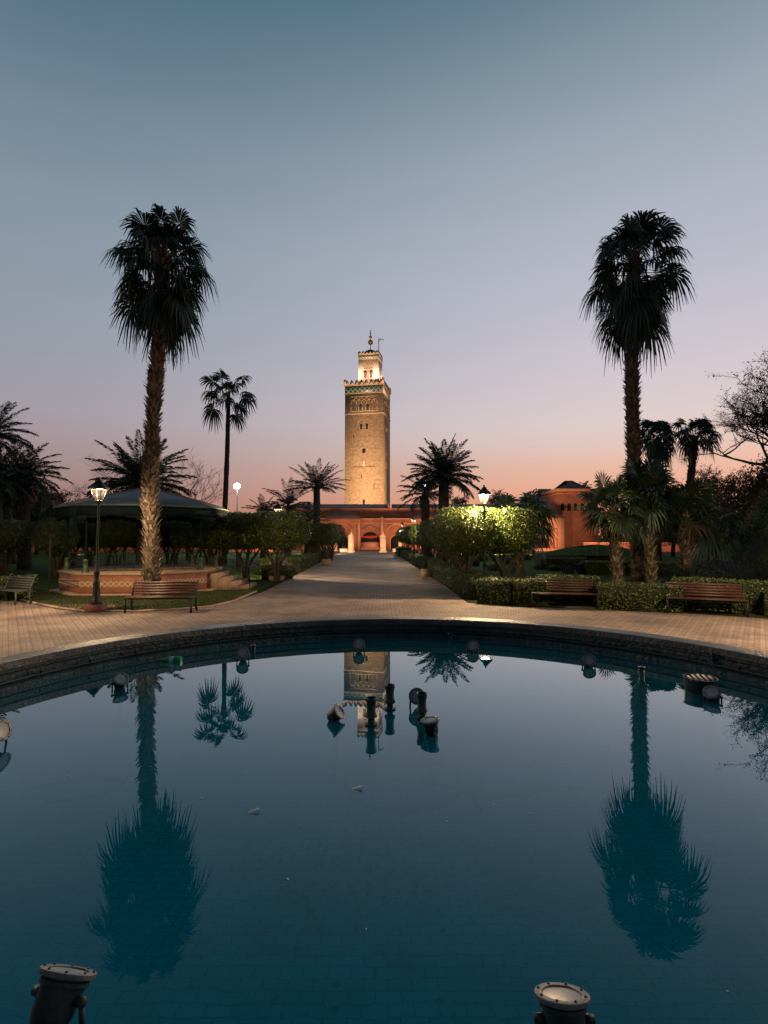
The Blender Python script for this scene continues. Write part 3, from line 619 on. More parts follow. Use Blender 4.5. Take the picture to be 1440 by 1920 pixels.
# ------------------------------------------------------------------ street lamps
lamp_protos = {}
def street_lamp(x, y, label, H=3.96, lit=1200, ped='iron', pedw=.5, group='lantern street lamps'):
    t = thing('street_lamp', label, 'street lamp', (x, y, 0), group)
    mb = MB(); mb.box((x, y, .11), (pedw, pedw, .22)); mb.build('plinth', m_brickred if ped == 'brick' else m_curb, t)
    s = H/3.96
    mb = MB(); mb.lathe([(.17, .22), (.17, .26), (.145, .28), (.145, .34), (.12, .38), (.105, .50), (.085, .85), (.09, .9), (.07, .93), (.065, 1.08), (.085, 1.12), (.085, 1.16), (.05, 1.2), (.038, 1.5), (.03, 3.1*s), (.045, 3.14*s), (.03, 3.2*s)], (x, y, 0), 16); mb.build('pole', m_iron, t, True)
    z0 = 3.28*s
    mb = MB(); mb.lathe([(.03, 3.18*s), (.05, 3.22*s), (.085, z0)], (x, y, 0), 8); mb.lathe([(.001, z0), (.085, z0)], (x, y, 0), 8)
    rt = R(45)
    z1 = z0+.38
    for q in range(4):
        g = rt + q*R(90); a = Vector((x+.11*math.cos(g), y+.11*math.sin(g), z0)); b = Vector((x+.245*math.cos(g), y+.245*math.sin(g), z1)); mb.tube([a, b], .011, 5)
        g2 = g + R(90); a2 = Vector((x+.11*math.cos(g2), y+.11*math.sin(g2), z0)); b2 = Vector((x+.245*math.cos(g2), y+.245*math.sin(g2), z1)); mb.tube([a, a2], .011, 5); mb.tube([b, b2], .012, 5)
    fr = mb.build('lantern_frame', m_iron, t)
    mb = MB(); mb.lathe([(.105, z0+.005), (.235, z1-.005)], (x, y, 0), 4, a0=rt); mb.build('lantern_glass', m_pane, fr)
    mb = MB(); mb.lathe([(.001, z1+.03), (.27, z1+.005), (.285, z1-.045), (.30, z1-.045), (.30, z1+.02), (.2, z1+.1), (.12, z1+.17), (.1, z1+.2), (.11, z1+.22), (.05, z1+.25), (.03, z1+.27), (.045, z1+.3), (.001, z1+.34)], (x, y, 0), 4, a0=rt)
    mb.build('lantern_cap', m_iron, t)
    if lit:
        mb = MB(); mb.lathe([(.001, z1+.0), (.15, z1-.002), (.15, z1-.02), (.001, z1-.025)], (x, y, 0), 12); mb.build('bulb', m_bulb, t, True)
        l = bpy.data.lights.new('lantern_light', 'POINT'); l.energy = lit; l.color = (1, .66, .36); l.shadow_soft_size = .05
        lo = bpy.data.objects.new('lantern_light', l); col.objects.link(lo); lo.parent = t; lo.location = (0, 0, z1-.04)
    return t
LP = 1.0
street_lamp(-8.5, 15.85, 'lit lantern lamp on a red brick plinth beside the left bench', lit=900*LP, ped='brick', pedw=.44)
q = P(908, 960, 20.1); street_lamp(q.x, 20.1, 'lit lantern lamp rising out of the bright orange tree crowns', H=4.18, lit=2600*LP)
q = P(521, 960, 27.3); street_lamp(q.x, 27.3, 'lit lantern lamp behind the left clipped crowns with glare on the leaves', lit=1700*LP, pedw=.7)
q = P(844, 960, 28.5); street_lamp(q.x, 28.5, 'unlit dark lantern lamp by the tall date palm on the right', lit=0)
q = P(592, 960, 50); street_lamp(q.x, 50, 'lit lantern lamp over the far left crowns near the mosque', lit=700*LP)
q = P(776, 960, 44); street_lamp(q.x, 44, 'lit lantern lamp above the right tree row, nearer of the far pair', lit=700*LP)
q = P(754, 960, 62); street_lamp(q.x, 62, 'lit lantern lamp above the right tree row, farther of the far pair', lit=700*LP)
# lamps of the same ring that stand outside the frame but light the paving
street_lamp(-12.8, 12.2, 'lit lantern lamp on the left side of the fountain plaza', lit=2200*LP)
street_lamp(9.9, 10.4, 'lit lantern lamp on the right side of the fountain plaza', lit=2500*LP)
# tall floodlight masts
def mast(px, py, Y, lab, r, energy, mat):
    q = P(px, py, Y); t = thing('floodlight_mast', lab, 'mast', (q.x, Y, 0), 'tall lighting masts')
    mb = MB(); mb.tube([(q.x, Y, 0), (q.x, Y, q.z)], [.1, .05], 8); mb.build('pole', m_iron, t)
    mb = MB(); mb.box((q.x, Y-.1, q.z+.02), (r*1.2, .12, r*.6), rx=R(-12)); mb.build('lamp_head', m_iron, t)
    mb = MB(); mb.lathe([(.001, .1*r), (r*.5, .06*r), (r*.6, 0), (r*.5, -.05*r), (.001, -.06*r)], (q.x, Y-.17-.05, q.z), 16, axis=(0, -1, -.1)); mb.build('lamp_lens', mat, t, True)
    if energy:
        l = bpy.data.lights.new('mast_light', 'POINT'); l.energy = energy; l.color = (.85, 1, .95); l.shadow_soft_size = .3
        lo = bpy.data.objects.new('mast_light', l); col.objects.link(lo); lo.parent = t; lo.location = (0, -2.0, q.z-.1)
mast(445, 912, 70, 'tall mast with a blazing white floodlight behind the left crowns', .65, 1500, m_led)
mast(796, 909, 46, 'slim mast with a small white lamp among the right date palm fronds', .28, 300, m_ledsmall)

# ------------------------------------------------------------------ benches
def bench(loc, rz, ln, label, mat_s, mat_f, curved=False):
    t = thing('park_bench', label, 'bench', (loc[0], loc[1], 0), 'slatted park benches')
    def put(mb, name, mat, par=t, smooth=False):
        o = mb.build(name, mat, None, smooth); o.parent = par; return o
    mb = MB()
    for i in range(5): mb.box((0, -.02-.095*i+.0, .44+.004*abs(i-2)), (ln, .07, .03))
    put(mb, 'seat', mat_s)
    mb = MB()
    for i in range(5): mb.box((0, .07+.026*i, .52+.078*i), (ln, .028, .06), rx=R(-12))
    put(mb, 'backrest', mat_s)
    for sx in (-1, 1):
        x = sx*(ln/2-.02); mb = MB()
        mb.tube([(x, -.42, .01), (x, -.40, .2), (x, -.41, .42)], [.035, .026, .03], 6); mb.tube([(x, .12, .01), (x, .03, .2), (x, .04, .45), (x, .1, .62), (x, .2, .9)], [.035, .026, .03, .026, .022], 6)
        mb.tube([(x, -.44, .415), (x, .05, .415)], .024, 6)
        if curved: mb.tube([(x, .2, .88), (x, .24, .93), (x, .3, .93)], .02, 6)
        put(mb, 'leg', mat_f)
    mb = MB(); mb.tube([(-ln/2, -.2, .39), (ln/2, -.2, .39)], .015, 6); put(mb, 'stretcher', mat_f)
    t.rotation_euler = (0, 0, rz); return t
bench((-6.55, 15.95), R(2), 1.92, 'reddish slatted bench in front of the left palm, on the lawn edge', m_wood, m_iron)
a = G(1010, 1140); b = G(1121, 1143); bench(((a.x+b.x)/2, (a.y+b.y)/2+.45), math.atan2(b.y-a.y, b.x-a.x)-.0, 1.95, 'dark slatted bench against the shaded hedge right of the path', m_wood, m_iron)
a = G(1279, 1151); b = G(1414, 1158); bench(((a.x+b.x)/2-.1, (a.y+b.y)/2+.42), math.atan2(b.y-a.y, b.x-a.x), 1.98, 'reddish brown slatted bench before the hedge at the right edge', m_wood, m_iron)
bench((-12.35, 18.0), R(-24), 1.35, 'grey curved back bench beside the yellow lit hedge at far left', m_greybench, m_greybench, True)
bench((-5.75, 31.2), R(82), 1.6, 'small pale bench facing the path among the left hedges', m_wood, m_greybench)

# ------------------------------------------------------------------ bandstand
BX, BY = -10.35, 23.2; BR = 3.2; PH = .85
bs = thing('bandstand', 'octagonal bandstand with a blue grey roof on a tiled terracotta platform', 'bandstand', (BX, BY, 0))
ga = math.atan2(-BY, -BX)
def octp(r, z=None, a0=ga, n=8): return [(BX+r*math.cos(a0+2*math.pi*i/n), BY+r*math.sin(a0+2*math.pi*i/n)) for i in range(n)]
mb = MB(); mb.prism(octp(BR), .0, PH-.1); mb.build('platform', m_plat, bs)
mb = MB(); mb.prism(octp(BR+.06), PH-.1, PH); mb.build('coping', m_coping, bs)
mb = MB(); mb.prism(octp(BR+.35), .0, .06); mb.build('plinth_step', m_coping, bs)
mb = MB(); o8 = octp(BR+.012)
for i in range(8):
    a = Vector((*o8[i], 0)); b = Vector((*o8[(i+1) % 8], 0)); u = (b-a).normalized(); nn = Vector((u.y, -u.x, 0))
    mb.add([tuple(a+Vector((0, 0, .32))), tuple(b+Vector((0, 0, .32))), tuple(b+Vector((0, 0, .54))), tuple(a+Vector((0, 0, .54)))], [[0, 1, 2, 3]])
mb.build('tile_band', m_dia, bs)
RE, ZE, ZA = 3.48, 3.45, 4.36
mb = MB(); oe = octp(RE); rr = len(oe); vs = [(x, y, ZE) for x, y in oe] + [(x, y, ZE-.07) for x, y in oe] + [(BX, BY, ZA), (BX, BY, ZE-.07)]
mid8 = [(x, y, ZE+.34) for x, y in octp(2.35)]
vs = vs + mid8
mb.add(vs, [[i, (i+1) % 8, 18+(i+1) % 8, 18+i] for i in range(8)]); mb.Fc.append((np.array([[18+i, 18+(i+1) % 8, 16] for i in range(8)]), 0))
mb.Fc.append((np.array([[8+i, 8+(i+1) % 8, (i+1) % 8, i] for i in range(8)]), 0)); mb.Fc.append((np.array([[8+(i+1) % 8, 8+i, 17] for i in range(8)]), 1))
roof = mb.build('roof', [m_roofblue, m_fascia], bs)  # underside takes the dark fascia colour, painting in the shade below the roof
mb = MB()
for i in range(8):
    a = Vector((*oe[i], ZE+.01)); b = Vector(mid8[i])+Vector((0, 0, .01)); mb.tube([a, b, (BX, BY, ZA+.01)], .025, 5)
mb.build('ridge', m_roof, roof)
mb = MB(); mb.tube([(BX, BY, ZA-.05), (BX, BY, ZA+.12)], [.12, .03], 8); mb.build('finial', m_iron, roof)
for i in (2, 6, 3, 5):
    a = oe[i]; mb = MB(); mb.tube([(a[0]*.97+BX*.03, a[1]*.97+BY*.03, ZE), (a[0]*.97+BX*.03, a[1]*.97+BY*.03, ZE+.22), (a[0]*.97+BX*.03, a[1]*.97+BY*.03, ZE+.42)], [.03, .07, .01], 6); mb.build('finial', m_iron, roof)
o31 = octp(2.95); o36 = octp(3.38)
mb = MB()
for i in range(8):
    a = Vector((*o36[i], 0)); b = Vector((*o36[(i+1) % 8], 0)); u = (b-a); L_ = u.length; c = (a+b)/2
    mb.box((c.x, c.y, 3.21), (L_, .06, .34), math.atan2(u.y, u.x))
    # scalloped valance arch
    k = 7
    for j in range(k):
        f = (j+.5)/k; dz = .22*(1-math.sin(math.pi*f)); p = a.lerp(b, f); mb.box((p.x, p.y, 3.02-dz/2), (L_/k, .05, .01+dz), math.atan2(u.y, u.x))
mb.build('fascia', m_fascia, bs)
for i in range(8):
    x, y = o31[i]; mb = MB(); mb.lathe([(.05, PH+.5), (.06, PH+.55), (.045, PH+.6), (.04, 1.9), (.055, 1.95), (.04, 2.0), (.04, 3.1)], (x, y, 0), 10); p = mb.build('post', m_fascia, bs, True)
    mb = MB(); mb.lathe([(.14, PH), (.14, PH+.06), (.10, PH+.1), (.09, PH+.42), (.11, PH+.45), (.06, PH+.52)], (x, y, 0), 8); ped = mb.build('post_base', m_green, p)
gst = ga + R(22.5)+R(90)  # stairs side towards the path
best = min(range(8), key=lambda i: abs((octp(BR)[i][0]+octp(BR)[(i+1) % 8][0])/2 - (BX+3.1)) + abs((octp(BR)[i][1]+octp(BR)[(i+1) % 8][1])/2 - (BY-.6)))
for i in range(8):
    if i == best: continue
    a = Vector((*o31[i], 0)); b = Vector((*o31[(i+1) % 8], 0)); u = (b-a).normalized(); mb = MB()
    a2 = a+u*.1; b2 = b-u*.1; up = Vector((0, 0, 1))
    mb.tube([a2+up*(PH+.72), b2+up*(PH+.72)], .018, 5); mb.tube([a2+up*(PH+.08), b2+up*(PH+.08)], .014, 5)
    L_ = (b2-a2).length; k = 6
    for j in range(k):   # scrollwork
        c = a2 + u*(L_*(j+.5)/k) + up*(PH+.4); sp = []
        for s_ in range(18):
            th = s_*.62; rad = .15*(1-s_/20); sp.append(c + (u*math.cos(th)*(1 if j % 2 else -1) + up*math.sin(th))*rad)
        mb.tube(sp, .01, 4)
        if j: q0 = a2+u*(L_*j/k); mb.tube([q0+up*(PH+.08), q0+up*(PH+.72)], .009, 4)
    mb.build('railing', m_iron, bs)
# stairs
a = Vector((*octp(BR)[best], 0)); b = Vector((*octp(BR)[(best+1) % 8], 0)); u = (b-a).normalized(); nn = Vector((u.y, -u.x, 0)); c = (a+b)/2
if nn.dot(c-Vector((BX, BY, 0))) < 0: nn = -nn
mb = MB(); rzs = math.atan2(u.y, u.x)
for j in range(4):
    h = PH - .17*(j+1); q = c + nn*(.0+.21+.42*j); mb.box((q.x, q.y, h/2), (1.9, .425, h), rzs)
stairs = mb.build('stairs', m_coping, bs)
for s_ in (-1, 1):
    mb = MB(); e = c + u*s_*.9; pts_ = [e+Vector((0, 0, PH+.75)), e+nn*1.75+Vector((0, 0, .95))]; mb.tube(pts_, .016, 5); mb.tube([e+nn*1.75+Vector((0, 0, .95)), e+nn*1.75+Vector((0, 0, .1))], .014, 5); mb.tube([e+Vector((0, 0, PH+.2)), e+nn*1.75+Vector((0, 0, .3))], .012, 5)
    for j in range(4):
        f = (j+.5)/4; cpt = (e+Vector((0, 0, PH+.48))).lerp(e+nn*1.75+Vector((0, 0, .62)), f); mb.tube([cpt + (nn*math.cos(s*.62)+Vector((0, 0, 1))*math.sin(s*.62))*.13*(1-s/20) for s in range(18)], .01, 4)
    mb.build('handrail', m_iron, stairs)

# ------------------------------------------------------------------ palms
def fan_palm(name, label, base, pts, r0, r1, ztop, zlow, n, Lp, Rb, stubs, dead=16, group=None, thick=1.0, nl=22, dr=1.0, mat=None, elmin=-50, deadspan=.6, tm=None, slen=.2, elmax=66):
    t = thing(name, label, 'palm tree', base, group)
    mb = MB(); rough_trunk(mb, pts, r0, r1, 12, stubs, slen, lean=.95, ms=1); mb.build('trunk', [tm or m_trunk, tm or m_boot], t)
    top = Vector(pts[-1]); mb = MB(); H_ = ztop - zlow
    for i in range(n):
        f = (i+.5)/n; el = R(elmax - (elmax-elmin)*f**.9 + random.uniform(-8, 8)); az = i*2.39996+random.uniform(-.3, .3)
        b = Vector((top.x, top.y, ztop - H_*f*.9)) + Vector((math.cos(az), math.sin(az), 0))*r1*.6
        fan_leaf(mb, b, az, el, Lp*random.uniform(.55, 1.3), Rb*random.uniform(.85, 1.1), dr*random.uniform(.7, 1.3)*(.6+.8*f), nl, 0)
    for i in range(n//5):   # young upright leaves at the heart
        az = i*2.4+random.random(); fan_leaf(mb, Vector((top.x, top.y, ztop-.15*random.random())), az, R(random.uniform(50, 88)), Lp*random.uniform(.25, .6), Rb*random.uniform(.6, .85), .5, nl, 0)
    mb.build('crown', [mat or m_fan], t)
    if dead:
        mb = MB()
        for i in range(dead):
            az = i*2.4+random.random(); b = Vector((top.x, top.y, zlow + H_*.3 - deadspan*random.random()*.7)) + Vector((math.cos(az), math.sin(az), 0))*r1*.8
            fan_leaf(mb, b, az, R(random.uniform(-80, -52)), Lp*.5, Rb*random.uniform(.8, 1.1), .3, 16, 0, spread=70)
        for i in range(dead//2):  # hanging dry flower stalks
            az = random.random()*6.28; b = Vector((top.x, top.y, zlow+H_*random.uniform(.4, .8))); o = Vector((math.cos(az), math.sin(az), 0)); L1 = Lp*random.uniform(.7, 1.3)
            p = [b, b+o*L1*.6+Vector((0, 0, .1)), b+o*L1*.9+Vector((0, 0, -.4)), b+o*L1+Vector((0, 0, -1.0)), b+o*L1*1.02+Vector((0, 0, -1.6*random.uniform(.7, 1.1)))]
            mb.tube(p, [.02, .02, .03, .045, .008], 5)
        mb.build('dead_fronds', m_dead, t)
    return t
YL = 18.8
ptsL = [P(284, 1125, YL), P(284, 1020, YL), P(281, 930, YL), P(286, 800, YL), P(292, 720, YL), P(299, 640, YL), P(304, 560, YL), P(305, 470, YL)]
ptsL[0].z = 0
fan_palm('fan_palm', 'tall shaggy fan palm on the left with its lower trunk lit orange', ptsL[0], ptsL, .22, .17, Zp(462, YL), Zp(560, YL), 50, .95, .88, 2600, 22, 'pair of tall fan palms', dr=.9, nl=26, elmin=-62)
YR = 22.6
ptsR = [P(1198, 1095, YR), P(1196, 1020, YR), P(1190, 930, YR), P(1187, 800, YR), P(1185, 720, YR), P(1185, 650, YR), P(1188, 560, YR), P(1190, 475, YR)]
ptsR[0].z = 0
fan_palm('fan_palm', 'tall shaggy fan palm on the right rising from lower fan palms', ptsR[0], ptsR, .26, .21, Zp(465, YR), Zp(565, YR), 50, 1.18, 1.04, 2600, 22, 'pair of tall fan palms', dr=.95, nl=26, elmin=-62)
YT = 45.0
pT = [P(420, 1056, YT), P(422, 950, YT), P(426, 850, YT), P(428, 765, YT), P(428, 740, YT)]; pT[0].z = 0
fan_palm('fan_palm', 'slender fan palm with a thin bare trunk and small round crown', pT[0], pT, .26, .17, Zp(738, YT), Zp(752, YT), 20, 1.35, 1.15, 300, 0, nl=18, dr=.8, elmin=-28, elmax=80, tm=m_trunk2, slen=.05)
# right background fan palms
YB = 46.0
for px, ctop, pf, lab, n in ((1232, 812, (1232, 950), 'fan palm just right of the tall right palm trunk', 30), (1304, 806, (1291, 950), 'leaning fan palm beside the bare tree on the right', 26)):
    p_ = [P(pf[0], 1050, YB), P(pf[0], 930, YB), P(px, ctop+12, YB)]; p_[0].z = 0
    fan_palm('fan_palm', lab, p_[0], p_, .36, .26, Zp(ctop, YB), Zp(ctop+14, YB), n, 1.0, 1.0, 400, 8 if px < 1290 else 0, 'fan palms behind the right palm', nl=16, dr=.9, tm=m_trunk2)
# low fan palms around the right palm
low = [((1160, 1088), 21.2, (1150, 955), .7, .78, 28, 'low fan palm with lamp lit leaves at the left of the right palm', .17),
       ((1222, 1090), 21.4, (1213, 928), .8, .88, 32, 'low fan palm in front of the tall right palm trunk', .2),
       ((1290, 1085), 22.2, (1283, 958), .7, .82, 28, 'low fan palm to the right of the tall right palm trunk', .2)]
for (fx, fy), Y, (cx, cy), Lp, Rb, n, lab, r in low:
    p_ = [P(fx, fy, Y), P((fx+cx)/2-2, (fy+cy)/2, Y), P(cx, cy, Y)]; p_[0].z = 0
    fan_palm('low_fan_palm', lab, p_[0], p_, r, r*.9, p_[-1].z+.1, p_[-1].z-.15, n, Lp, Rb, 300, 4, 'low fan palms', nl=28, dr=.38, mat=m_fanlow, elmin=-38, deadspan=.3, elmax=80)
p_ = [P(975, 1070, 27), P(975, 972, 27)]; p_[0].z = 0
fan_palm('low_fan_palm', 'low fan palm showing above the bright orange tree crowns', p_[0], p_, .2, .18, p_[-1].z+.1, p_[-1].z-.1, 26, .9, 1.0, 120, 4, 'low fan palms', nl=20, dr=.7, mat=m_fanlow, elmin=-30)
p_ = [P(1365, 1075, 27), P(1355, 1000, 27)]; p_[0].z = 0
fan_palm('low_fan_palm', 'small dark fan palm at the right of the low palm clump', p_[0], p_, .18, .16, p_[-1].z+.1, p_[-1].z-.1, 22, .8, .9, 120, 4, 'low fan palms', nl=20, dr=.8, mat=m_fan, elmin=-40)

def date_palm(label, foot, ctr, Y, Ln, n, r, group=None, nl=26, ll=.5, w=.035, droop=(.7, 1.5), elr=(78, -25), bulge=False, stubs=250):
    b = P(foot, 1040, Y); b.z = 0; c = P(ctr[0], ctr[1], Y)
    t = thing('date_palm', label, 'palm tree', b, group)
    mb = MB(); m_ = b.lerp(c, .5)
    rough_trunk(mb, [b, m_, c], r, r*.85, 10, stubs, .14)
    if bulge: mb.lathe([(r, c.z-2.6), (r*1.7, c.z-2.0), (r*2.0, c.z-1.0), (r*1.2, c.z)], (c.x, c.y, 0), 10)
    mb.build('trunk', m_trunk2, t)
    mb = MB()
    for i in range(n):
        f = (i+.5)/n; el = R(elr[0] + (elr[1]-elr[0])*f**.8 + random.uniform(-6, 6)); az = i*2.39996+random.uniform(-.25, .25)
        frond(mb, c+Vector((0, 0, -.2*f)), az, el, Ln*random.uniform(.85, 1.08), random.uniform(*droop)*(.6+.6*f), nl, ll, w)
    mb.build('crown', m_date, t); return t
date_palm('big feathery date palm standing behind the bandstand roof', 268, (266, 905), 30, 3.1, 64, .32, nl=44, ll=.45, w=.045, droop=(.6, 1.1), elr=(80, -12))
date_palm('date palm left of the minaret with an open upright crown', 594, (594, 912), 50, 3.1, 34, .36, 'date palms by the mosque', nl=34, ll=.5, w=.04, droop=(.4, .8), elr=(78, 5))
date_palm('drooping date palm behind the left lantern lamp', 540, (541, 948), 42, 2.5, 26, .28, 'date palms by the mosque', nl=30, ll=.42, w=.035, droop=(.7, 1.3), elr=(85, 0))
date_palm('small date palm showing left of the lantern glare', 493, (495, 960), 46, 1.9, 22, .25, 'date palms by the mosque', nl=26, ll=.4, droop=(.5, 1.0), elr=(75, 0))
date_palm('small date palm before the mosque roof line', 577, (578, 978), 48, 2.1, 20, .25, 'date palms by the mosque', nl=26, ll=.4, droop=(.4, .9), elr=(80, 0))
date_palm('tall full date palm right of the minaret', 832, (832, 892), 36, 2.9, 58, .40, 'date palms by the mosque', nl=44, ll=.48, w=.042, droop=(.5, .9), elr=(84, -12))
date_palm('date palm with a bulging fringe under its crown, beside the tall one', 801, (797, 925), 40, 2.2, 34, .18, 'date palms by the mosque', nl=30, ll=.42, droop=(.6, 1.1), elr=(75, -10), bulge=True)
date_palm('dense date palm near the left edge of the photo', 47, (42, 895), 36, 3.0, 60, .42, 'date palms at the left', nl=40, ll=.5, w=.045, droop=(.8, 1.5), elr=(80, -25))
date_palm('tall date palm cut by the left edge, highest on that side', -14, (-18, 815), 36, 2.9, 46, .4, 'date palms at the left', nl=36, ll=.5, w=.045, droop=(.6, 1.3), elr=(80, -20))
date_palm('date palm at the left edge below the tallest one', -6, (-8, 893), 33, 2.4, 40, .38, 'date palms at the left', nl=34, ll=.5, w=.045, droop=(.8, 1.5))
date_palm('shadowy date palm behind the dense left one', 24, (10, 925), 44, 2.6, 34, .35, 'date palms at the left', nl=30, ll=.5, w=.045, droop=(.8, 1.5))
for px, py, Y, lab in ((855, 940, 210, 'tiny far palm left of the pair over the mosque roof'), (867, 939, 214, 'tiny far palm right of the pair over the mosque roof'), (934, 930, 190, 'far palm over the mosque roof behind the lit lantern'), (949, 938, 200, 'far thin palm right of the lit lantern'), (923, 940, 205, 'far short palm left of the lit lantern glass'), (1096, 914, 170, 'far palm top peeking over the right pavilion roof')):
    date_palm(lab, px, (px, py), Y, 2.6 if px != 934 else 3.4, 22, .4, 'far palms over the roofs', nl=12, ll=.9, w=.14, droop=(.7, 1.4), elr=(80, -20), stubs=0)

# ------------------------------------------------------------------ clipped orange trees
def make_citrus(seed):
    t = thing('orange_tree', 'x', 'tree', (0, 0, 0))
    mb = MB(); b0 = Vector((0, 0, 0))
    for j in range(5):
        g = j*1.257+seed; o = Vector((math.cos(g), math.sin(g), 0)); k = random.uniform(.35, .75)
        p1 = b0+o*.08+Vector((0, 0, .25*random.uniform(.6, 1.6))); p2 = b0+o*.28*k+Vector((0, 0, .95)); p3 = b0+o*k*.9+Vector((0, 0, 1.65)); p4 = b0+o*k*1.2+Vector((0, 0, 2.1))
        mb.tube([b0+o*.03, p1, p2, p3, p4], [.09, .065, .05, .038, .02], 7)
        q = p2.lerp(p3, .4); mb.tube([q, q+Vector((-o.y*.3, o.x*.3, .5)), q+Vector((-o.y*.5, o.x*.5, .9))], [.03, .022, .01], 5)
    mb.tube([b0, b0+Vector((0, 0, .35))], [.15, .11], 9)
    mb.build('trunk', m_bark, t)
    mb = MB(); leafmass(mb, (0, 0, 2.44), (1.12, 1.08, .88), 20000, .072, p=3.4, lump=.07)
    mb.build('crown', m_cit, t); return t
cit = [make_citrus(0), make_citrus(1.7), make_citrus(3.1)]
used = [0]
def citrus(x, y, label, group, rz=None, s=1.0):
    src = cit[used[0] % 3]; i = used[0]; used[0] += 1; rz = random.uniform(0, 6.28) if rz is None else rz
    s3 = s if hasattr(s, '__len__') else (s, s, s)
    if i < 3:
        src.location = (x, y, 0); src.rotation_euler = (0, 0, rz); src.scale = s3; src['label'] = label; src['group'] = group; return src
    return dup(src, (x, y, 0), rz, s3, label, group)
gr = 'clipped orange trees along the right of the path'
citrus(3.2, 20.9, 'clipped orange tree with a brightly lit crown, left of the lit lamp pole', gr, 0, (1.06, 1.05, 1.0))
citrus(4.8, 21.2, 'clipped orange tree with a brightly lit crown, right of the lit lamp pole', gr, 1, (1.0, 1.05, 1.0))
for i, (x, y) in enumerate(((3.45, 24.8), (3.7, 29.5), (3.65, 34.5), (3.6, 40), (3.4, 46), (3.2, 53), (2.9, 60), (2.7, 66))):
    citrus(x, y, '%s clipped orange tree behind the two lit ones, counting away along the path' % ('first second third fourth fifth sixth seventh eighth'.split()[i]), gr)
gl_ = 'clipped orange trees left of the path'
for i, (px, y) in enumerate(((520, 25.9), (462, 26.6), (412, 28.2))):
    citrus((px-720)*y/1000, y, ['clipped orange tree nearest the path with lamp glare on its crown', 'clipped orange tree left of the glare lit one, dark crown', 'clipped orange tree beside the bandstand stairs'][i], gl_, s=(1.2, 1.15, 1.03))
for i, (px, y) in enumerate(((611, 44), (588, 46), (570, 48), (622, 50))):
    citrus((px-720)*y/1000, y, ['first', 'second', 'third', 'fourth'][i] + ' dark clipped orange tree of the clump near the mosque, left side', gl_)
gb = 'dark orange trees behind the bandstand'
ords = 'first second third fourth fifth sixth seventh eighth ninth tenth'.split()
k = 0
for i, px in enumerate((118, 172, 222, 270, 318, 362, 398)):
    y = 33 + 1.2*math.sin(i*2.1); citrus((px-720)*y/1000, y, '%s tree from the left in the shadowed orange row behind the bandstand' % ords[i], gb, s=(1.1, 1.1, 1.02))
for i, px in enumerate((140, 205, 262, 330, 390, 448)):
    y = 41 + 1.2*math.sin(i*1.1); citrus((px-720)*y/1000, y, '%s tree from the left in the rear orange row beyond the bandstand' % ords[i], gb, s=(1.25, 1.25, 1.05))
citrus((106-720)*.0285, 28.5, 'young orange tree with a thin stake on the left lawn', 'young trees on the left lawn', s=(.85, .85, .9))
citrus((14-720)*.031, 31, 'dark rounded shrub tree at the left edge behind the hedge', 'young trees on the left lawn', s=(1.2, 1.2, .95))
mb = MB(); q = G(92, 1107); mb.tube([q, q+Vector((-.05, .05, 2.3))], .03, 6); tag(mb.build('wooden_stake', m_twig), 'thin dark stake upright on the left lawn', 'stake')

# ------------------------------------------------------------------ hedges
hedge('hedge', 'long clipped hedge along the right side of the path', [(pathR(60)+.55, 60), (pathR(40)+.55, 40), (pathR(26)+.58, 26), (3.45, 19.0)], .95, .76, 420, .062)
hedge('hedge', 'dark curved hedge corner between the path and the first right bench', [(3.35, 18.35), (4.3, 17.75), (5.3, 17.45)], .9, .78, 480)
hedge('hedge', 'shaded hedge behind the first right bench', [(5.2, 18.3), (7.1, 17.7)], .8, .88, 480)
hedge('hedge', 'lit hedge between the two right benches', [(6.72, 16.75), (8.85, 16.1)], .9, .74, 700, .055)
hedge('hedge', 'taller hedge behind the right edge bench', [(9.0, 16.75), (11.7, 15.5)], .8, .9, 600, .055)
hedge('hedge', 'bright hedge end cut by the right edge of the photo', [(10.75, 15.15), (12.6, 14.0)], .9, .72, 700, .055)
hedge('hedge', 'yellow lit hedge beside the grey bench at the left edge', [(-15.6, 18.0), (-12.6, 19.3)], 1.3, .78, 600, .06)
hedge('hedge', 'dark box hedge wrapped round the left lamp plinth', [(-6.1, 27.6), (-5.05, 28.4)], 1.0, .78, 420)
hedge('hedge', 'hedge behind the left lamp along the path edge', [(-6.9, 31.0), (-6.5, 35.2)], .9, .9, 380, .065)
hedge('hedge', 'long hedge on the left edge of the path toward the mosque', [(-5.75, 32.6), (-5.95, 44)], 1.1, .85, 380, .065)
hedge('hedge', 'far short hedge at the left path edge near the pillars', [(-6.2, 50), (-6.4, 62)], 1.2, .9, 250, .08)
hedge('hedge', 'low hedge block at the far right end of the path', [(2.2, 60), (2.1, 68)], 1.2, 1.0, 250, .08)
hg = 'low parterre hedges in the right garden'
for (x0, y0), (x1, y1), Y0, lab in (((1010, 0), (1092, 0), 37.5, 'low parterre hedge behind the orange tree trunks'), ((1092, 0), (1180, 0), 32, 'low parterre hedge left of the low fan palm trunk'), ((1020, 0), (1150, 0), 44, 'low dark hedge in front of the grass mound'), ((1185, 0), (1330, 0), 31, 'dark hedge behind the low fan palm trunks')):
    hedge('hedge', lab, [((x0-720)*Y0/1000, Y0), ((x1-720)*Y0/1000, Y0)], 1.4, .75, 260, .08, hg)
hedge('hedge', 'dark hedge strip in front of the right grass mound', [(14.5, 26.0), (20, 25.2)], 1.6, .8, 300, .08, hg)
hedge('hedge', 'trimmed hedge at the foot of the right gate block', [(33.2, 82), (40, 82)], 2, 1.5, 60, .14, hg)
hedge('hedge', 'far square hedge beyond the right mound', [(38.5, 64), (42.5, 64)], 2, 1.7, 60, .14, hg)

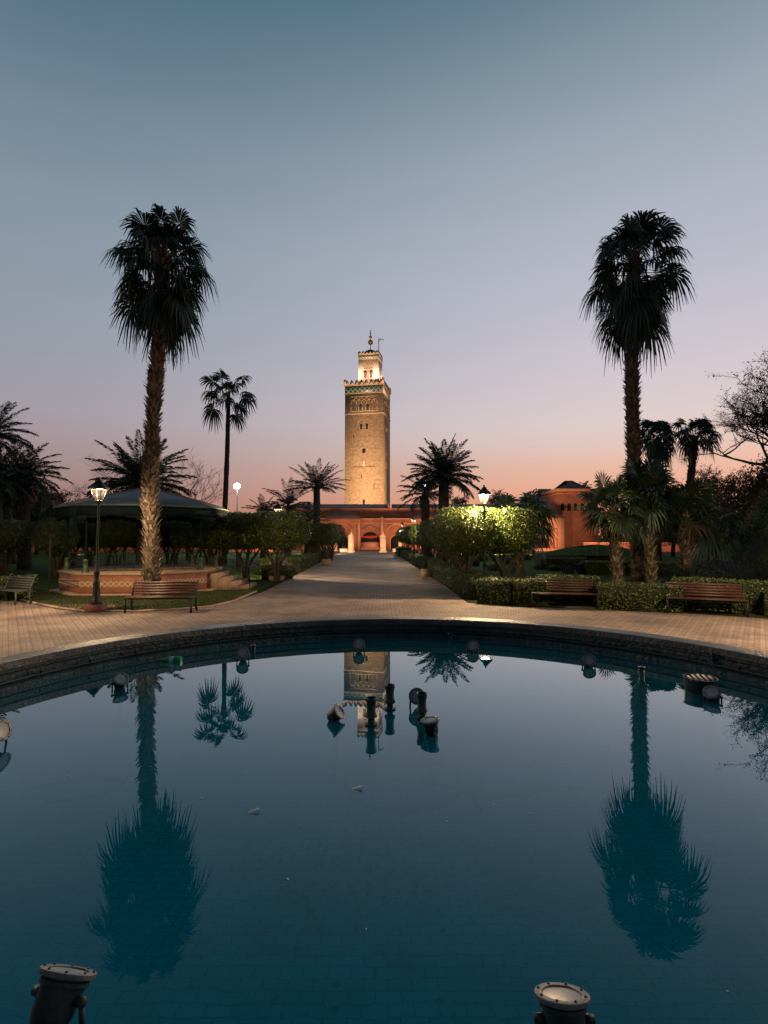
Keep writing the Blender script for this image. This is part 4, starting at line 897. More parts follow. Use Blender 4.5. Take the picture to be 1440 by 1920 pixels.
# grass mounds and grass of the right garden
def mound(px, Y, rx, ry, h):
    x = (px-720)*Y/1000; v = [(x, Y, h)]; f = []
    n = 32; m = 8; vs = []
    for i in range(m+1):
        r = i/m; 
        for j in range(n):
            g = 2*math.pi*j/n; vs.append((x+rx*r*math.cos(g), Y+ry*r*math.sin(g), h*(math.cos(math.pi*r)+1)/2*(1+.1*math.sin(3*g)) - .01))
    mb = MB(); mb.add(vs, [[i*n+j, i*n+(j+1) % n, (i+1)*n+(j+1) % n, (i+1)*n+j] for i in range(m) for j in range(n)]); tag(mb.build('grass_mound', m_grass, None, True), kind='structure')
mound(1120, 56, 10, 6, 1.3); mound(1375, 42, 7, 4.5, 1.25)
sheet('garden_lawn', [(3.4, 20), (16, 18), (50, 30), (60, 74), (2.8, 74)], .004, m_grass)
sheet('left_lawn', [(-14.6, 22), (-6.2, 30.1), (-7, 76), (-70, 76), (-60, 22)], .0042, m_grass)
# small bushes in the garden
gs = 'small shrubs in the right garden'
def bush(x, y, r, h, label, group=gs, mat=None, n=1500, size=.08, cat='shrub', name='shrub'):
    mb = MB(); leafmass(mb, (x, y, h*.5), (r, r, h*.55), n, size, p=2.2, lump=.12); return tag(mb.build(name, mat or m_dark), label, cat, group)
q = G(970, 1073); 
t = thing('conical_shrub', 'small blue green conical shrub on the grass between the orange trunks', 'shrub', (8.0, 32, 0)); mb = MB()
nn_ = 2500; u = rng.random(nn_); g = rng.random(nn_)*6.28; rr = .45*(1-u)*rng.uniform(.6, 1.05, nn_); v, f = leaf_quads(np.column_stack([8.0+rr*np.cos(g), 32+rr*np.sin(g), .05+u*1.15]), .07, .4); mb.add(v, f); mb.build('foliage', m_dark, t)
mb = MB(); mb.tube([(8, 32, 0), (8, 32, .9)], [.04, .015], 6); mb.build('stem', m_twig, t)
for i, (px, py) in enumerate(((1012, 1068), (1040, 1070), (1062, 1066), (952, 1058), (988, 1050), (1065, 1080), (1090, 1076), (890, 1062), (925, 1070), (905, 1052), (862, 1060))):
    q = G(px, py); bush(q.x, q.y, random.uniform(.3, .6), random.uniform(.3, .6), '%s low dark flower bush from the %s on the parterre grass' % (ords[i if i < 7 else i-7], 'left trunks, right group' if i < 7 else 'path hedge'), n=900)
# right dark shrubs
bush(12.9, 22.2, 1.1, 1.0, 'dark leafy shrub under the low fan palms', n=5000)
bush(14.8, 23.0, 1.3, 1.15, 'wide dark shrub right of the fan palm trunks', n=5000)
bush(20.5, 24.5, 1.4, 1.7, 'dark shrub behind the right edge hedge', n=6000)
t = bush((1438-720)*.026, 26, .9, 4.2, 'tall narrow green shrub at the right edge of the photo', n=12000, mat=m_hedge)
bush((1428-720)*.024, 24, 1.0, 2.2, 'grey green bush in front of the tall shrub at the right edge', n=6000)

# ------------------------------------------------------------------ bare and dark trees
def branch_tree(label, base, H_, spread, depth, leafn, name='bare_tree', r0=.28, seed=1, lmat=None, leafsize=.09, lean=(0, 0), group=None, mt=None):
    rd = random.Random(seed); t = thing(name, label, 'tree', base, group); mb = MB(); tips = []
    def grow(p, d, ln, r, k):
        pts = [p]; q = p.copy(); dd = d.copy()
        for i in range(4):
            dd = (dd + Vector((rd.uniform(-1, 1), rd.uniform(-1, 1), rd.uniform(-.5, .7)))*.2).normalized(); q = q + dd*ln/4; pts.append(q.copy())
        mb.tube(pts, [r*(1-.13*i) for i in range(5)], 6 if k > 3 else 4, caps=False)
        if k <= 3: tips.extend(pts[1:])
        if k == 0: return
        for j in range(3 if k > 1 else 4):
            o = pts[rd.choice((2, 3, 4))] if j else pts[4]
            nd = (dd*.8 + Vector((rd.uniform(-1, 1)*spread, rd.uniform(-1, 1)*spread, rd.uniform(-.35, .6)))).normalized()
            grow(o, nd, ln*rd.uniform(.6, .82), r*.58, k-1)
    b = Vector(base); grow(b, Vector((lean[0], lean[1], 1)).normalized(), H_*.3, r0, depth)
    mb.build('trunk', mt or m_twig, t)
    if leafn:
        T = np.array([tuple(x) for x in tips]); idx = rng.integers(0, len(T), leafn); pp = T[idx] + rng.normal(0, .06, (leafn, 3))
        v, f = leaf_quads(pp, leafsize, .5); mb = MB(); mb.add(v, f); mb.build('crown', lmat or m_sparse, t)
    return t
branch_tree('large almost bare tree with fine twigs at the right edge', (25.6, 31, 0), 16, 1.1, 7, 16000, r0=.3, seed=4, lean=(-.26, 0), leafsize=.085)
branch_tree('smaller twiggy tree below the large bare tree', (20.6, 33, 0), 9.5, 1.1, 6, 9000, r0=.22, seed=9, lean=(-.15, 0))
branch_tree('leafless tree behind the bandstand roof, left of the palm trunk', ((235-720)*.05, 50, 0), 14, 1.0, 6, 300, r0=.15, seed=11, group='leafless trees behind the bandstand')
branch_tree('leafless tree behind the bandstand roof, right of the palm trunk', ((352-720)*.05, 50, 0), 14, 1.0, 6, 500, r0=.15, seed=12, group='leafless trees behind the bandstand')
def dark_tree(label, px, Y, H_, w, n=9000, size=.2, mat=None, group='dark trees in the background', clumps=9, name='broadleaf_tree', sd=1):
    rd = random.Random(sd); x = (px-720)*Y/1000; t = thing(name, label, 'tree', (x, Y, 0), group)
    mb = MB(); mb.tube([(x, Y, 0), (x+.1, Y, H_*.3), (x, Y, H_*.6)], [.25, .2, .1], 8)
    C_ = []
    for i in range(clumps):
        g = rd.random()*6.28; rr = w/2*rd.uniform(.1, .75); z = H_*rd.uniform(.38, .85); C_.append((x+rr*math.cos(g), Y+rr*math.sin(g), z)); mb.tube([(x, Y, H_*.35), C_[-1]], [.09, .03], 5)
    mb.build('trunk', m_bark, t)
    mb = MB()
    for c in C_: leafmass(mb, c, (w*.24, w*.24, H_*.17), n//clumps, size, p=2, core=False, lump=.25)
    mb.build('crown', mat or m_dark, t)
for i, (px, Y, h, w_, lab) in enumerate(((104, 60, 7.6, 6, 'dark bushy tree showing over the left end of the bandstand roof'), (70, 66, 6.6, 8, 'dark tree behind the dense left date palm'), (150, 70, 6.2, 7, 'hazy tree line tree just left of the bandstand roof'), (20, 58, 6.5, 8, 'dark tree at the left edge behind the date palms'),
        (1330, 52, 7.0, 8, 'dark tree behind the low fan palms'), (1385, 40, 6.5, 7, 'dark tree under the large bare tree'), (1450, 36, 8.5, 7, 'dark dense tree at the right edge under the bare twigs'), (1260, 60, 5.0, 8, 'dark tree between the fan palm trunks'), (1400, 60, 3.8, 8, 'olive green bush like tree beyond the right mound'))):
    dark_tree(lab, px, Y, h, w_, sd=i, n=11000, size=.16)
mb = MB()
for x in np.arange(-190, 240, 9.0):
    if -30 < x < 62: continue
    leafmass(mb, (x, 150+random.uniform(-15, 15), 3), (8, 5, random.uniform(4, 6.5)), 500, .9, core=True, lump=.2)
tag(mb.build('far_wood', m_dark), 'dark far off trees along the horizon on both sides', 'wood', kind='stuff')

# ------------------------------------------------------------------ mosque buildings
def arch_poly(w_, h, seg=12, horseshoe=0.0):
    r = w_/2; pts = [(-r, 0), (r, 0)]
    zc = h - r
    for i in range(seg+1):
        g = math.pi*i/seg; pts.append((r*math.cos(g), zc + r*math.sin(g)))
    return pts
def arch_ring(mb, x, y, z0, w_, h, th, depth, seg=16, m=0, pointed=0, leg=True):
    """raised moulding around an arched opening, facing -y"""
    r = w_/2; zc = z0 + h - r; pts = [(-r, z0)] if leg else []
    for i in range(seg+1):
        g = math.pi*(1-i/seg); pts.append((r*math.cos(g), zc + r*math.sin(g)*(1+pointed*.15)))
    if leg: pts.append((r, z0))
    for a, b in zip(pts[:-1], pts[1:]):
        dx = b[0]-a[0]; dz = b[1]-a[1]; l = math.hypot(dx, dz)+1e-9; nx, nz = -dz/l*th, dx/l*th
        v = [(x+a[0], y, a[1]), (x+b[0], y, b[1]), (x+b[0]+nx, y, b[1]+nz), (x+a[0]+nx, y, a[1]+nz)]
        v2 = [(p[0], p[1]-depth, p[2]) for p in v]
        mb.add(v+v2, [[4, 5, 6, 7], [0, 3, 2, 1], [0, 1, 5, 4], [2, 3, 7, 6], [1, 2, 6, 5], [3, 0, 4, 7]], m)
def hip_roof(mb, x0, x1, y0, y1, z0, z1, inset=None, ov=.25, m=0):
    ins = inset if inset is not None else (y1-y0)/2
    x0 -= ov; x1 += ov; y0 -= ov; y1 += ov; ym = (y0+y1)/2
    v = [(x0, y0, z0), (x1, y0, z0), (x1, y1, z0), (x0, y1, z0), (x0+ins, ym, z1), (x1-ins, ym, z1), (x0, y0, z0-.15), (x1, y0, z0-.15), (x1, y1, z0-.15), (x0, y1, z0-.15)]
    mb.add(v, [[0, 1, 5, 4], [2, 3, 4, 5], [6, 7, 1, 0], [7, 8, 2, 1], [8, 9, 3, 2], [9, 6, 0, 3], [9, 8, 7, 6]], m); o = mb.n-10
    mb.Fc.append((np.array([[o+1, o+2, o+5], [o+3, o, o+4]]), m))
mq = thing('mosque_hall', 'long terracotta mosque hall with grey tiled roof below the minaret', 'building', (5, 100, 0))
YF = 92.0; YM = 100.0
def fx(px, Y=YF): return (px-720)*Y/1000
mb = MB(); mb.bb(fx(543, YM), fx(1012, YM), YM, YM+24, 0, 7.35)
# lower arcade with openings cut as wall pieces
zt = 5.25; z_c = 4.95
def wall_with_arches(mb, x0, x1, y, th, z1, ops):
    """ops: list (xc,w,h) arched openings"""
    ops = sorted(ops); cur = x0
    for xc, w_, h in ops:
        mb.bb(cur, xc-w_/2, y, y+th, 0, z1)
        r = w_/2; zc = h-r; seg = 12; arcp = [(-r*math.cos(math.pi*i/seg), zc + r*math.sin(math.pi*i/seg)) for i in range(seg+1)]
        for a, b in zip(arcp[:-1], arcp[1:]):
            v = [(xc+a[0], y, a[1]), (xc+b[0], y, b[1]), (xc+b[0], y, z1), (xc+a[0], y, z1)]; v2 = [(p[0], y+th, p[2]) for p in v]
            mb.add(v+v2, [[0, 1, 2, 3], [5, 4, 7, 6], [0, 4, 5, 1], [3, 2, 6, 7]])
        cur = xc+w_/2
    mb.bb(cur, x1, y, y+th, 0, z1)
wall_with_arches(mb, fx(546), fx(1008), YF, 1.2, zt, [(fx(642.5), 1.7, 2.45), (fx(743), 1.9, 2.45), (fx(694), 3.3, 3.1), (fx(580), 1.6, 2.3), (fx(800), 1.9, 2.45), (fx(860), 1.9, 2.45), (fx(930), 1.9, 2.45)])
mb.bb(fx(546), fx(1008), YF+6, YF+6.4, 0, 5.0)
mb.build('wall', m_terra, mq)
mb = MB(); mb.bb(fx(546), fx(1008), YF+.3, YM, 5.0, 5.2); mb.build('terrace', m_terra2, mq)
mb = MB(); mb.bb(fx(546)-.1, fx(1008), YF-.18, YF+.2, zt, zt+.18); mb.bb(fx(546), fx(1008), YF-.06, YF, 4.5, 4.6)
mb.bb(fx(543, YM)-.1, fx(1012, YM), YM-.2, YM+.1, 7.35, 7.6); mb.bb(fx(543, YM), fx(1012, YM), YM-.08, YM, 6.2, 6.3)
for px in (673, 716): mb.bb(fx(px)-.25, fx(px)+.25, YF-.35, YF, 0, zt+.4)
mb.build('cornice', m_terra2, mq)
mb = MB()
for a, b in ((543, 728), (735, 1012)):
    x0, x1 = fx(a, YM), fx(b, YM); v = [(x0, YM-.3, 7.6), (x1, YM-.3, 7.6), (x1, YM+4, 8.62), (x0, YM+4, 8.62), (x1, YM+8, 7.6), (x0, YM+8, 7.6)]; mb.add(v, [[0, 1, 2, 3], [3, 2, 4, 5]]); mb.Fc.append((np.array([[mb.n-6, mb.n-3, mb.n-1], [mb.n-5, mb.n-2, mb.n-4]]), 0))
mb.build('roof', m_roof, mq)
mb = MB(); mb.box((fx(728.5, YM), YM+2, 8.0), (.3, 3, 1.1)); mb.build('roof_gap_wall', m_terra2, mq)
for a, b, z0, z1 in ((612, 674, zt+.2, zt+1.25), (776, 830, zt+.2, zt+1.1), (880, 960, zt+.2, zt+1.1)):
    mb = MB(); mb.bb(fx(a), fx(b), YF-.5, YF+4, zt-.6, z0-.02); mb.build('roof_block', m_terra, mq)
    mb = MB(); hip_roof(mb, fx(a), fx(b), YF-.6, YF+4, z0, z1, 1.5); mb.build('roof', m_rooft, mq)
for xc, w_, h in ((fx(642.5), 1.7, 2.45), (fx(743), 1.9, 2.45), (fx(580), 1.6, 2.3), (fx(800), 1.9, 2.45), (fx(860), 1.9, 2.45), (fx(930), 1.9, 2.45)):
    mb = MB(); arch_ring(mb, xc, YF, 0, w_+.1, h+.05, .14, .08); mb.build('arch_moulding', m_terra2, mq); mb = MB(); arch_ring(mb, xc, YF, 0.6, w_+1.5, h+1.15, .16, .12, pointed=.5, leg=False); mb.build('arch_moulding', m_terra2, mq)
    mb = MB(); mb.bb(xc-w_/2-.05, xc+w_/2+.05, YF+.9, YF+1.0, 0, h+.1); dd_ = mb.build('door', m_dark_in, mq)
    mb = MB()
    for j in range(7): mb.tube([(xc-w_/2+w_*j/6, YF+.8, 0), (xc-w_/2+w_*j/6, YF+.8, h)], .03, 4)
    for j in range(4): mb.tube([(xc-w_/2, YF+.8, .4+j*.5), (xc+w_/2, YF+.8, .4+j*.5)], .03, 4)
    mb.build('grille', m_iron, dd_)
# scalloped portal
xc = fx(694); mb = MB()
prof = []
for k_ in range(9):
    f = k_/8; x = -2.2+4.4*f; z = 3.0 + 1.15*(1-abs(2*f-1)); prof.append((xc+x, z))
for a, b in zip(prof[:-1], prof[1:]):
    c = ((a[0]+b[0])/2, (a[1]+b[1])/2); rad = math.hypot(b[0]-a[0], b[1]-a[1])/2; a0_ = math.atan2(a[1]-b[1], a[0]-b[0]); pts_ = []
    for s in range(7):
        g = a0_ - math.pi*s/6; pts_.append((c[0]+rad*math.cos(g), YF-.06, c[1]+rad*math.sin(g)))
    mb.tube(pts_, .09, 5)
mb.tube([(prof[0][0], YF-.06, prof[0][1]), (prof[0][0], YF-.06, 1.0)], .09, 5); mb.tube([(prof[-1][0], YF-.06, prof[-1][1]), (prof[-1][0], YF-.06, 1.0)], .09, 5)
pt_ = mb.build('portal_arch', m_roof, mq)
mb = MB(); mb.bb(xc-1.75, xc+1.75, YF+1.0, YF+1.1, 1.3, 3.2); mb.build('portal_shade_panel', m_dark_in, mq)
mb = MB(); mb.bb(xc-1.65, xc+1.65, YF+.9, YF+1.1, 0, 1.3); mb.box((xc, YF+.2, .25), (3.2, 1.2, .5)); mb.build('portal_counter', m_terra2, mq)
mb = MB(); mb.add([(xc-1.5, YF+.5, 2.35), (xc+1.3, YF+.5, 2.45), (xc+1.2, YF+.2, 2.12), (xc, YF+.1, 1.98), (xc-1.3, YF+.2, 2.1)], [[0, 1, 2, 3, 4]]); mb.add([(xc-1.5, YF+.52, 2.35), (xc+1.3, YF+.52, 2.45), (xc+1.2, YF+.22, 2.15), (xc, YF+.12, 2.0), (xc-1.3, YF+.22, 2.12)], [[4, 3, 2, 1, 0]]); mb.build('awning', m_red, mq)
# right gate block
YG = 86.0
def gx(px): return (px-720)*YG/1000
gb_ = thing('gate_block', 'terracotta gate block with a horseshoe arch and tiled roof on the right', 'building', (gx(1030), YG, 0))
mb = MB(); wall_with_arches(mb, gx(985), gx(1058), YG, 1.0, 5.25, [(gx(1019), 1.9, 2.15)]); mb.bb(gx(985), gx(1058), YG+1.0, YG+6, 2.4, 5.25); mb.bb(gx(1033), gx(1058), YG+1, YG+6, 0, 2.4); mb.bb(gx(985), gx(1005), YG+1, YG+6, 0, 2.4); mb.build('wall', m_terra2, gb_)
mb = MB(); hip_roof(mb, gx(985), gx(1058), YG, YG+6, 5.4, 6.75, 3.0, .45); mb.build('roof', m_rooft, gb_)
mb = MB(); xc = gx(1019); arch_ring(mb, xc, YG, .0, 2.0, 2.2, .14, .08, m=0); mb.build('arch_moulding', m_terra, gb_); mb = MB(); arch_ring(mb, xc, YG, .0, 3.1, 2.95, .16, .1, m=0);  mb.build('arch_moulding', m_terra, gb_); mb = MB(); mb.bb(xc-2.1, xc+2.2, YG-.06, YG, 3.5, 3.62); mb.bb(xc+2.08, xc+2.2, YG-.06, YG, 0, 3.5); mb.build('portal_frame', m_terra, gb_)
mb = MB(); mb.bb(xc-1.0, xc+1.0, YG+1.02, YG+1.1, 0, 2.3); mb.build('door', m_dark_in, gb_)
mb = MB(); mb.bb(gx(985), gx(1056), YG-1.6, YG-.05, 0, .45); mb.bb(gx(985), gx(1060), YG-2.4, YG-1.6, 0, .25); mb.build('steps', m_terra2, gb_)
# right pavilion tower
YP = 95.0
def qx(px): return (px-720)*YP/1000
pv = thing('corner_pavilion', 'square terracotta pavilion with three arched windows and a pyramid roof', 'building', (qx(1085), YP, 0))
x0, x1 = qx(1046), qx(1122); zt2 = 10.4
mb = MB(); mb.bb(x0, x1, YP, YP+9, 0, zt2); mb.build('wall', m_terra, pv)
mb = MB(); mb.bb(x0-.25, x1+.25, YP-.25, YP+9.2, zt2, zt2+.45); mb.bb(x0-.1, x1+.1, YP-.1, YP+9.1, zt2-.5, zt2-.4); mb.build('cornice', m_terra2, pv)
mb = MB(); hip_roof(mb, x0+1.2, x1-1.0, YP+1.2, YP+8.4, zt2+.46, zt2+2.4, 3.2, .0); mb.build('roof', m_roof, pv)
for px in (1055, 1067.5, 1079.5, 1092):
    mb = MB(); w_ = .62 if px != 1067.5 else .72; mb.vprism(arch_poly(w_, 1.35), (qx(px), YP-.02, 6.9), (1, 0, 0), (0, .1, 0)); wi = mb.build('window', m_dark_in, pv)
    mb = MB(); arch_ring(mb, qx(px), YP, 6.9, w_, 1.35, .1, .06); mb.build('frame', m_terra2, wi)
an = thing('annex_roofs', 'grey stepped roofs with a small gable left of the corner pavilion', 'building', (qx(1030), 106, 0))
mb = MB(); XA = lambda px: (px-720)*.106; mb.bb(XA(1012), XA(1046), 106, 114, 0, 8.6); mb.build('wall', m_terra, an)
mb = MB(); hip_roof(mb, XA(1010), XA(1048), 106, 114, 8.6, 10.0, 2); mb.build('roof', m_roof, an)
mb = MB(); mb.bb(XA(1026), XA(1044), 108, 113, 8.6, 10.3); mb.build('upper_wall', m_stonet, an)
mb = MB(); hip_roof(mb, XA(1026), XA(1044), 108, 113, 10.3, 12.2, 2.4, .1); mb.build('roof', m_roof, an)
# left low terracotta walls
bw = thing('boundary_wall', 'low terracotta boundary wall behind the orange trees on the left', 'wall', (-45, 84, 0))
mb = MB(); mb.bb(-90, fx(546), 84, 84.6, 0, 1.5); mb.bb(-90, fx(546), 78, 78.4, 0, .55); mb.build('wall_panel', m_terra, bw)
mb = MB(); mb.bb(-90, fx(546), 83.9, 84.7, 1.5, 1.62); mb.bb(-90, fx(546), 77.9, 78.5, .55, .65); mb.build('coping', m_terra2, bw)
rw = thing('garden_wall', 'low terracotta wall beyond the mounds at the far right', 'wall', (50, 76, 0))
mb = MB(); mb.bb(30, 90, 80, 80.5, 0, 1.3); mb.build('wall_panel', m_terra, rw); mb = MB(); mb.bb(29.9, 90, 79.9, 80.6, 1.3, 1.42); mb.build('coping', m_terra2, rw)
lb = thing('red_building', 'warm lit terracotta building glimpsed between the left date palms', 'building', (-70, 100, 0))
mb = MB(); mb.bb(-92, -66, 98, 110, 0, 10.5); mb.build('wall', m_terra, lb); mb = MB(); mb.bb(-92.3, -65.7, 97.7, 110.3, 10.5, 10.9); mb.build('parapet', m_terra2, lb)
# pillars and planters at the end of the path
for i, (px, w_, y0, Y, lab) in enumerate(((659, .75, 1000, 76, 'left tall pale gate pillar at the end of the path'), (718, .8, 1000, 76, 'right tall pale gate pillar at the end of the path'), (630, .45, 1010, 84, 'short pale pillar left of the left arch'), (750, .45, 1010, 82, 'short pale pillar beside the right tree row'))):
    x = (px-720)*Y/1000; h = Zp(y0, Y); t = thing('gate_pillar', lab, 'pillar', (x, Y, 0), 'pale pillars before the mosque')
    mb = MB(); mb.box((x, Y, .12), (w_*1.35, w_*1.35, .24)); mb.box((x, Y, h*.42), (w_, w_, h*.84-.0)); mb.build('shaft', m_pillar, t)
    mb = MB(); mb.box((x, Y, h*.86), (w_*1.2, w_*1.2, .1)); mb.box((x, Y, h*.93), (w_*.9, w_*.9, h*.12), top=.45); mb.lathe([(.1, h*.99), (.13, h*1.02), (.001, h*1.08)], (x, Y, 0), 8); mb.build('cap', m_pillar, t)
def planter(px, Y, w_, h, lab, plant, mat=None):
    x = (px-720)*Y/1000; t = thing('planter_box', lab, 'planter', (x, Y, 0), 'square planters beside the path')
    mb = MB(); mb.box((x, Y, h/2), (w_, w_*.8, h), top=1.06); mb.box((x, Y, h-.02), (w_*1.12, w_*.9, .06)); mb.build('box', mat or m_pillar, t)
    mb = MB(); leafmass(mb, (x, Y, h+.0+plant*.45), (w_*.28, w_*.28, plant*.5), 500, .06, core=False, lump=.2); mb.build('plant', m_sparse, t)
planter(797, 29.6, .45, .42, 'weathered stone planter with a dry plant by the right hedge', .65)
planter(612, 41, .6, .5, 'grey planter box at the end of the long left hedge', .3, m_curb)
planter(645, 78, 1.1, .5, 'pale low planter between the left far pillars', .5, m_white); planter(743, 78, 1.1, .5, 'pale low planter between the right far pillars', .3, m_white)
mb = MB(); mb.lathe([(.28, 0), (.28, .08), (.2, .1), (.2, 1.12), (.23, 1.16), (.22, 1.2), (.001, 1.2)], (3.57, 35, 0), 18); tag(mb.build('stone_bollard', m_flange, None, True), 'grey cylindrical stone pedestal behind the right path hedge', 'pedestal')

# ------------------------------------------------------------------ minaret (local frame: x along the front face, y inwards)
TY = 195.0; W_ = 14.5; th = math.atan2(.19, .98); X1 = (718-720)*TY/1000
mn = thing('minaret', 'tall square floodlit stone minaret with a lantern tower and copper balls', 'minaret', (0, 0, 0))
def zz(y): return Zp(y, TY)
def lp(px): return (px-645)/73*W_ - W_     # local x from front right corner
parts = []
def tb(mb, name, mat, parent=None, smooth=False):
    o = mb.build(name, mat, None, smooth); o.parent = parent or mn; return o
zb = zz(719)
mb = MB(); mb.bb(-W_, 0, 0, W_, 0, zb); tb(mb, 'shaft', m_stone)
ledge = zz(773.5)
mb = MB(); mb.bb(-W_-.18, .18, -.18, W_+.18, ledge-.2, ledge+.2); mb.bb(-W_-.12, .12, -.12, W_+.12, zz(735)-.1, zz(735)+.12); mb.bb(-W_-.22, .22, -.22, W_+.22, zb-.3, zb); tb(mb, 'string_course', m_stonet)
mb = MB(); mb.bb(-W_-.06, .02, -.08, W_*.0+.0, zz(734.5), zz(720.5)); tb(mb, 'mosaic_band', m_tile)
mb = MB(); mb.bb(0.0, .08, -.05, W_, zz(736), zz(720.5)); tb(mb, 'mosaic_band', m_pink)
def merlons(x0, x1, y0, y1, z, h, n, w, th_=.5):
    mb = MB()
    def one(cx, cy, rz):
        prof = [(-w/2, 0), (w/2, 0), (w/2, h*.3), (w*.42, h*.3), (w*.40, h*.55), (w*.32, h*.55), (w*.30, h*.8), (w*.2, h*.8), (w*.18, h), (-w*.18, h), (-w*.2, h*.8), (-w*.30, h*.8), (-w*.32, h*.55), (-w*.40, h*.55), (-w*.42, h*.3), (-w/2, h*.3)]
        ux = (math.cos(rz), math.sin(rz), 0); d = (-math.sin(rz)*th_, math.cos(rz)*th_, 0)
        mb.vprism([(a, b) for a, b in prof], (cx-d[0]/2, cy-d[1]/2, z), ux, d)
    for i in range(n):
        f = (i+.5)/n
        one(x0+(x1-x0)*f, y0+th_/2, 0); one(x0+(x1-x0)*f, y1-th_/2, 0); one(x1-th_/2, y0+(y1-y0)*f, R(90)); one(x0+th_/2, y0+(y1-y0)*f, R(90))
    return mb
tb(merlons(-W_-.2, .2, -.2, W_+.2, zb, zz(710)-zb, 8, 1.5), 'battlement', m_merlon)
mb = MB()
for x, y in ((-W_, 0), (0, 0), (0, W_), (-W_, W_)): mb.box((x, y, zb+(zz(708)-zb)/2), (1.0, 1.0, zz(708)-zb), top=.7)
tb(mb, 'corner_merlon', m_merlon)
# blind interlaced arches panel
def panel_front(face):
    def pt(a, z, d):
        return (a, -d, z) if face == 'f' else (d, -a if False else -(a), z)
    return pt
def arc_tube(mb, cx, z0, r, rise, th_, face, seg=10):
    for i in range(seg):
        g0, g1 = math.pi*i/seg, math.pi*(i+1)/seg
        p = []
        for g in (g0, g1):
            a = cx - r*math.cos(g); z = z0 + rise*math.sin(g)**.8
            p.append((a, -.08, z) if face == 'f' else (.08, -a, z))
        mb.tube(p, th_, 4)
for face in ('f', 'r'):
    mb = MB(); xa, xb = lp(657), lp(707); n = 5; wdt = (xb-xa)/n
    for i in range(n): arc_tube(mb, xa+wdt*(i+.5), zz(756), wdt*.5, zz(747)-zz(756), .08, face)
    for i in range(n-1): arc_tube(mb, xa+wdt*(i+1), zz(752), wdt*.5, zz(743.5)-zz(752), .08, face)
    for i in range(n): 
        for s_ in (0, 1):
            a = xa+wdt*(i+s_); mb.tube([(a, -.08, zz(768)), (a, -.08, zz(756))] if face == 'f' else [(.08, -a, zz(768)), (.08, -a, zz(756))], .08, 4)
    if face == 'f': mb.bb(xa-.3, xb+.3, -.12, 0, zz(741.8), zz(741)); mb.bb(xa-.5, xb+.5, -.25, 0, zz(769.5), zz(768))
    else: mb.bb(0, .12, -xb-.3, -xa+.3, zz(741.8), zz(741)); mb.bb(0, .25, -xb-.5, -xa+.5, zz(769.5), zz(768))
    tb(mb, 'arcade_panel', m_stonet)
def win(px, y0, y1, w_, face='f', frame=.18, sill=0, mat=None, name='window'):
    a = lp(px); h = zz(y0)-zz(y1); mb = MB()
    if face == 'f': mb.vprism(arch_poly(w_, h), (a, -.03, zz(y1)), (1, 0, 0), (0, .2, 0))
    else: mb.vprism(arch_poly(w_, h), (.03, -a, zz(y1)), (0, 1, 0), (-.2, 0, 0))
    wi = tb(mb, name, mat or m_dark_in)
    if frame:
        mb = MB()
        if face == 'f':
            arch_ring(mb, a, 0, zz(y1), w_, h, frame, .15)
            if sill: mb.bb(a-sill, a+sill, -.35, 0, zz(y1)-.35, zz(y1)-.05)
        else:
            mb.bb(0, .14, -a-w_/2-frame, -a-w_/2, zz(y1), zz(y0)); mb.bb(0, .14, -a+w_/2, -a+w_/2+frame, zz(y1), zz(y0))
        f_ = mb.build('frame', m_stonet); f_.parent = wi
for face in ('f', 'r'):
    win(675.5, 754.5, 767.5, 1.15, face); win(688.5, 754.5, 767.5, 1.15, face)
    for px in (669.5, 681.5, 694.5): win(px, 744.5, 751, .6, face, 0)
    win(676.5, 792, 803.5, .95, face); win(687.5, 792, 803.5, .95, face)
    win(682, 839.5, 848.5, 1.25, face, .12)
    win(682, 860, 874.5, .55, face, .2, mat=m_pink)
    win(662, 814, 820, .3, face, 0); win(677, 890, 896, .3, face, 0); win(701, 908, 916, .3, face, 0); win(682, 936, 947, .8, face, .2)
mb = MB(); mb.bb(lp(670), lp(693), -.35, 0, zz(804.5), zz(803.7)); mb.bb(lp(660), lp(703), -.4, 0, zz(875.6), zz(874.8))
for i in range(2): arc_tube(mb, lp(676.5+11*i), zz(791), 1.05, zz(785)-zz(791), .1, 'f')
for i in range(14):  # stepped outline of the big blind arch
    g = math.pi*(i+.5)/14; a = lp(682)-4.1*math.cos(g); z = zz(861)+4.6*math.sin(g); mb.box((a, -.05, z), (.45, .12, .4), 0)
tb(mb, 'relief_band', m_stonet)
zz2 = lambda y: Zp(y, 198.8)
zz3 = lambda y: Zp(y, 202.3)
# lantern stage
lx0, lx1 = lp(666.7), lp(705.5); lw = lx1-lx0; ly0 = (W_-lw)/2; zl = zz2(663); zl1 = zz2(659)
mb = MB(); mb.bb(lx0, lx1, ly0, ly0+lw, zb-1, zl); tb(mb, 'lantern_tower', m_pink)
mb = MB(); mb.bb(lx0-.1, lx1+.1, ly0-.1, ly0+lw+.1, zz2(671), zz2(664.5)); tb(mb, 'mosaic_band', m_tile2)
mb = MB(); mb.bb(lx0-.2, lx1+.2, ly0-.2, ly0+lw+.2, zl-.1, zl+.15); mb.bb(lx0-.14, lx1+.14, ly0-.14, ly0+lw+.14, zz2(671.5)-.1, zz2(671.5)+.08); tb(mb, 'cornice', m_stonet)
tb(merlons(lx0-.2, lx1+.2, ly0-.2, ly0+lw+.2, zl+.15, zl1-zl+.35, 6, 1.15, .35), 'battlement', m_stonet)
mb = MB(); cx = (lx0+lx1)/2
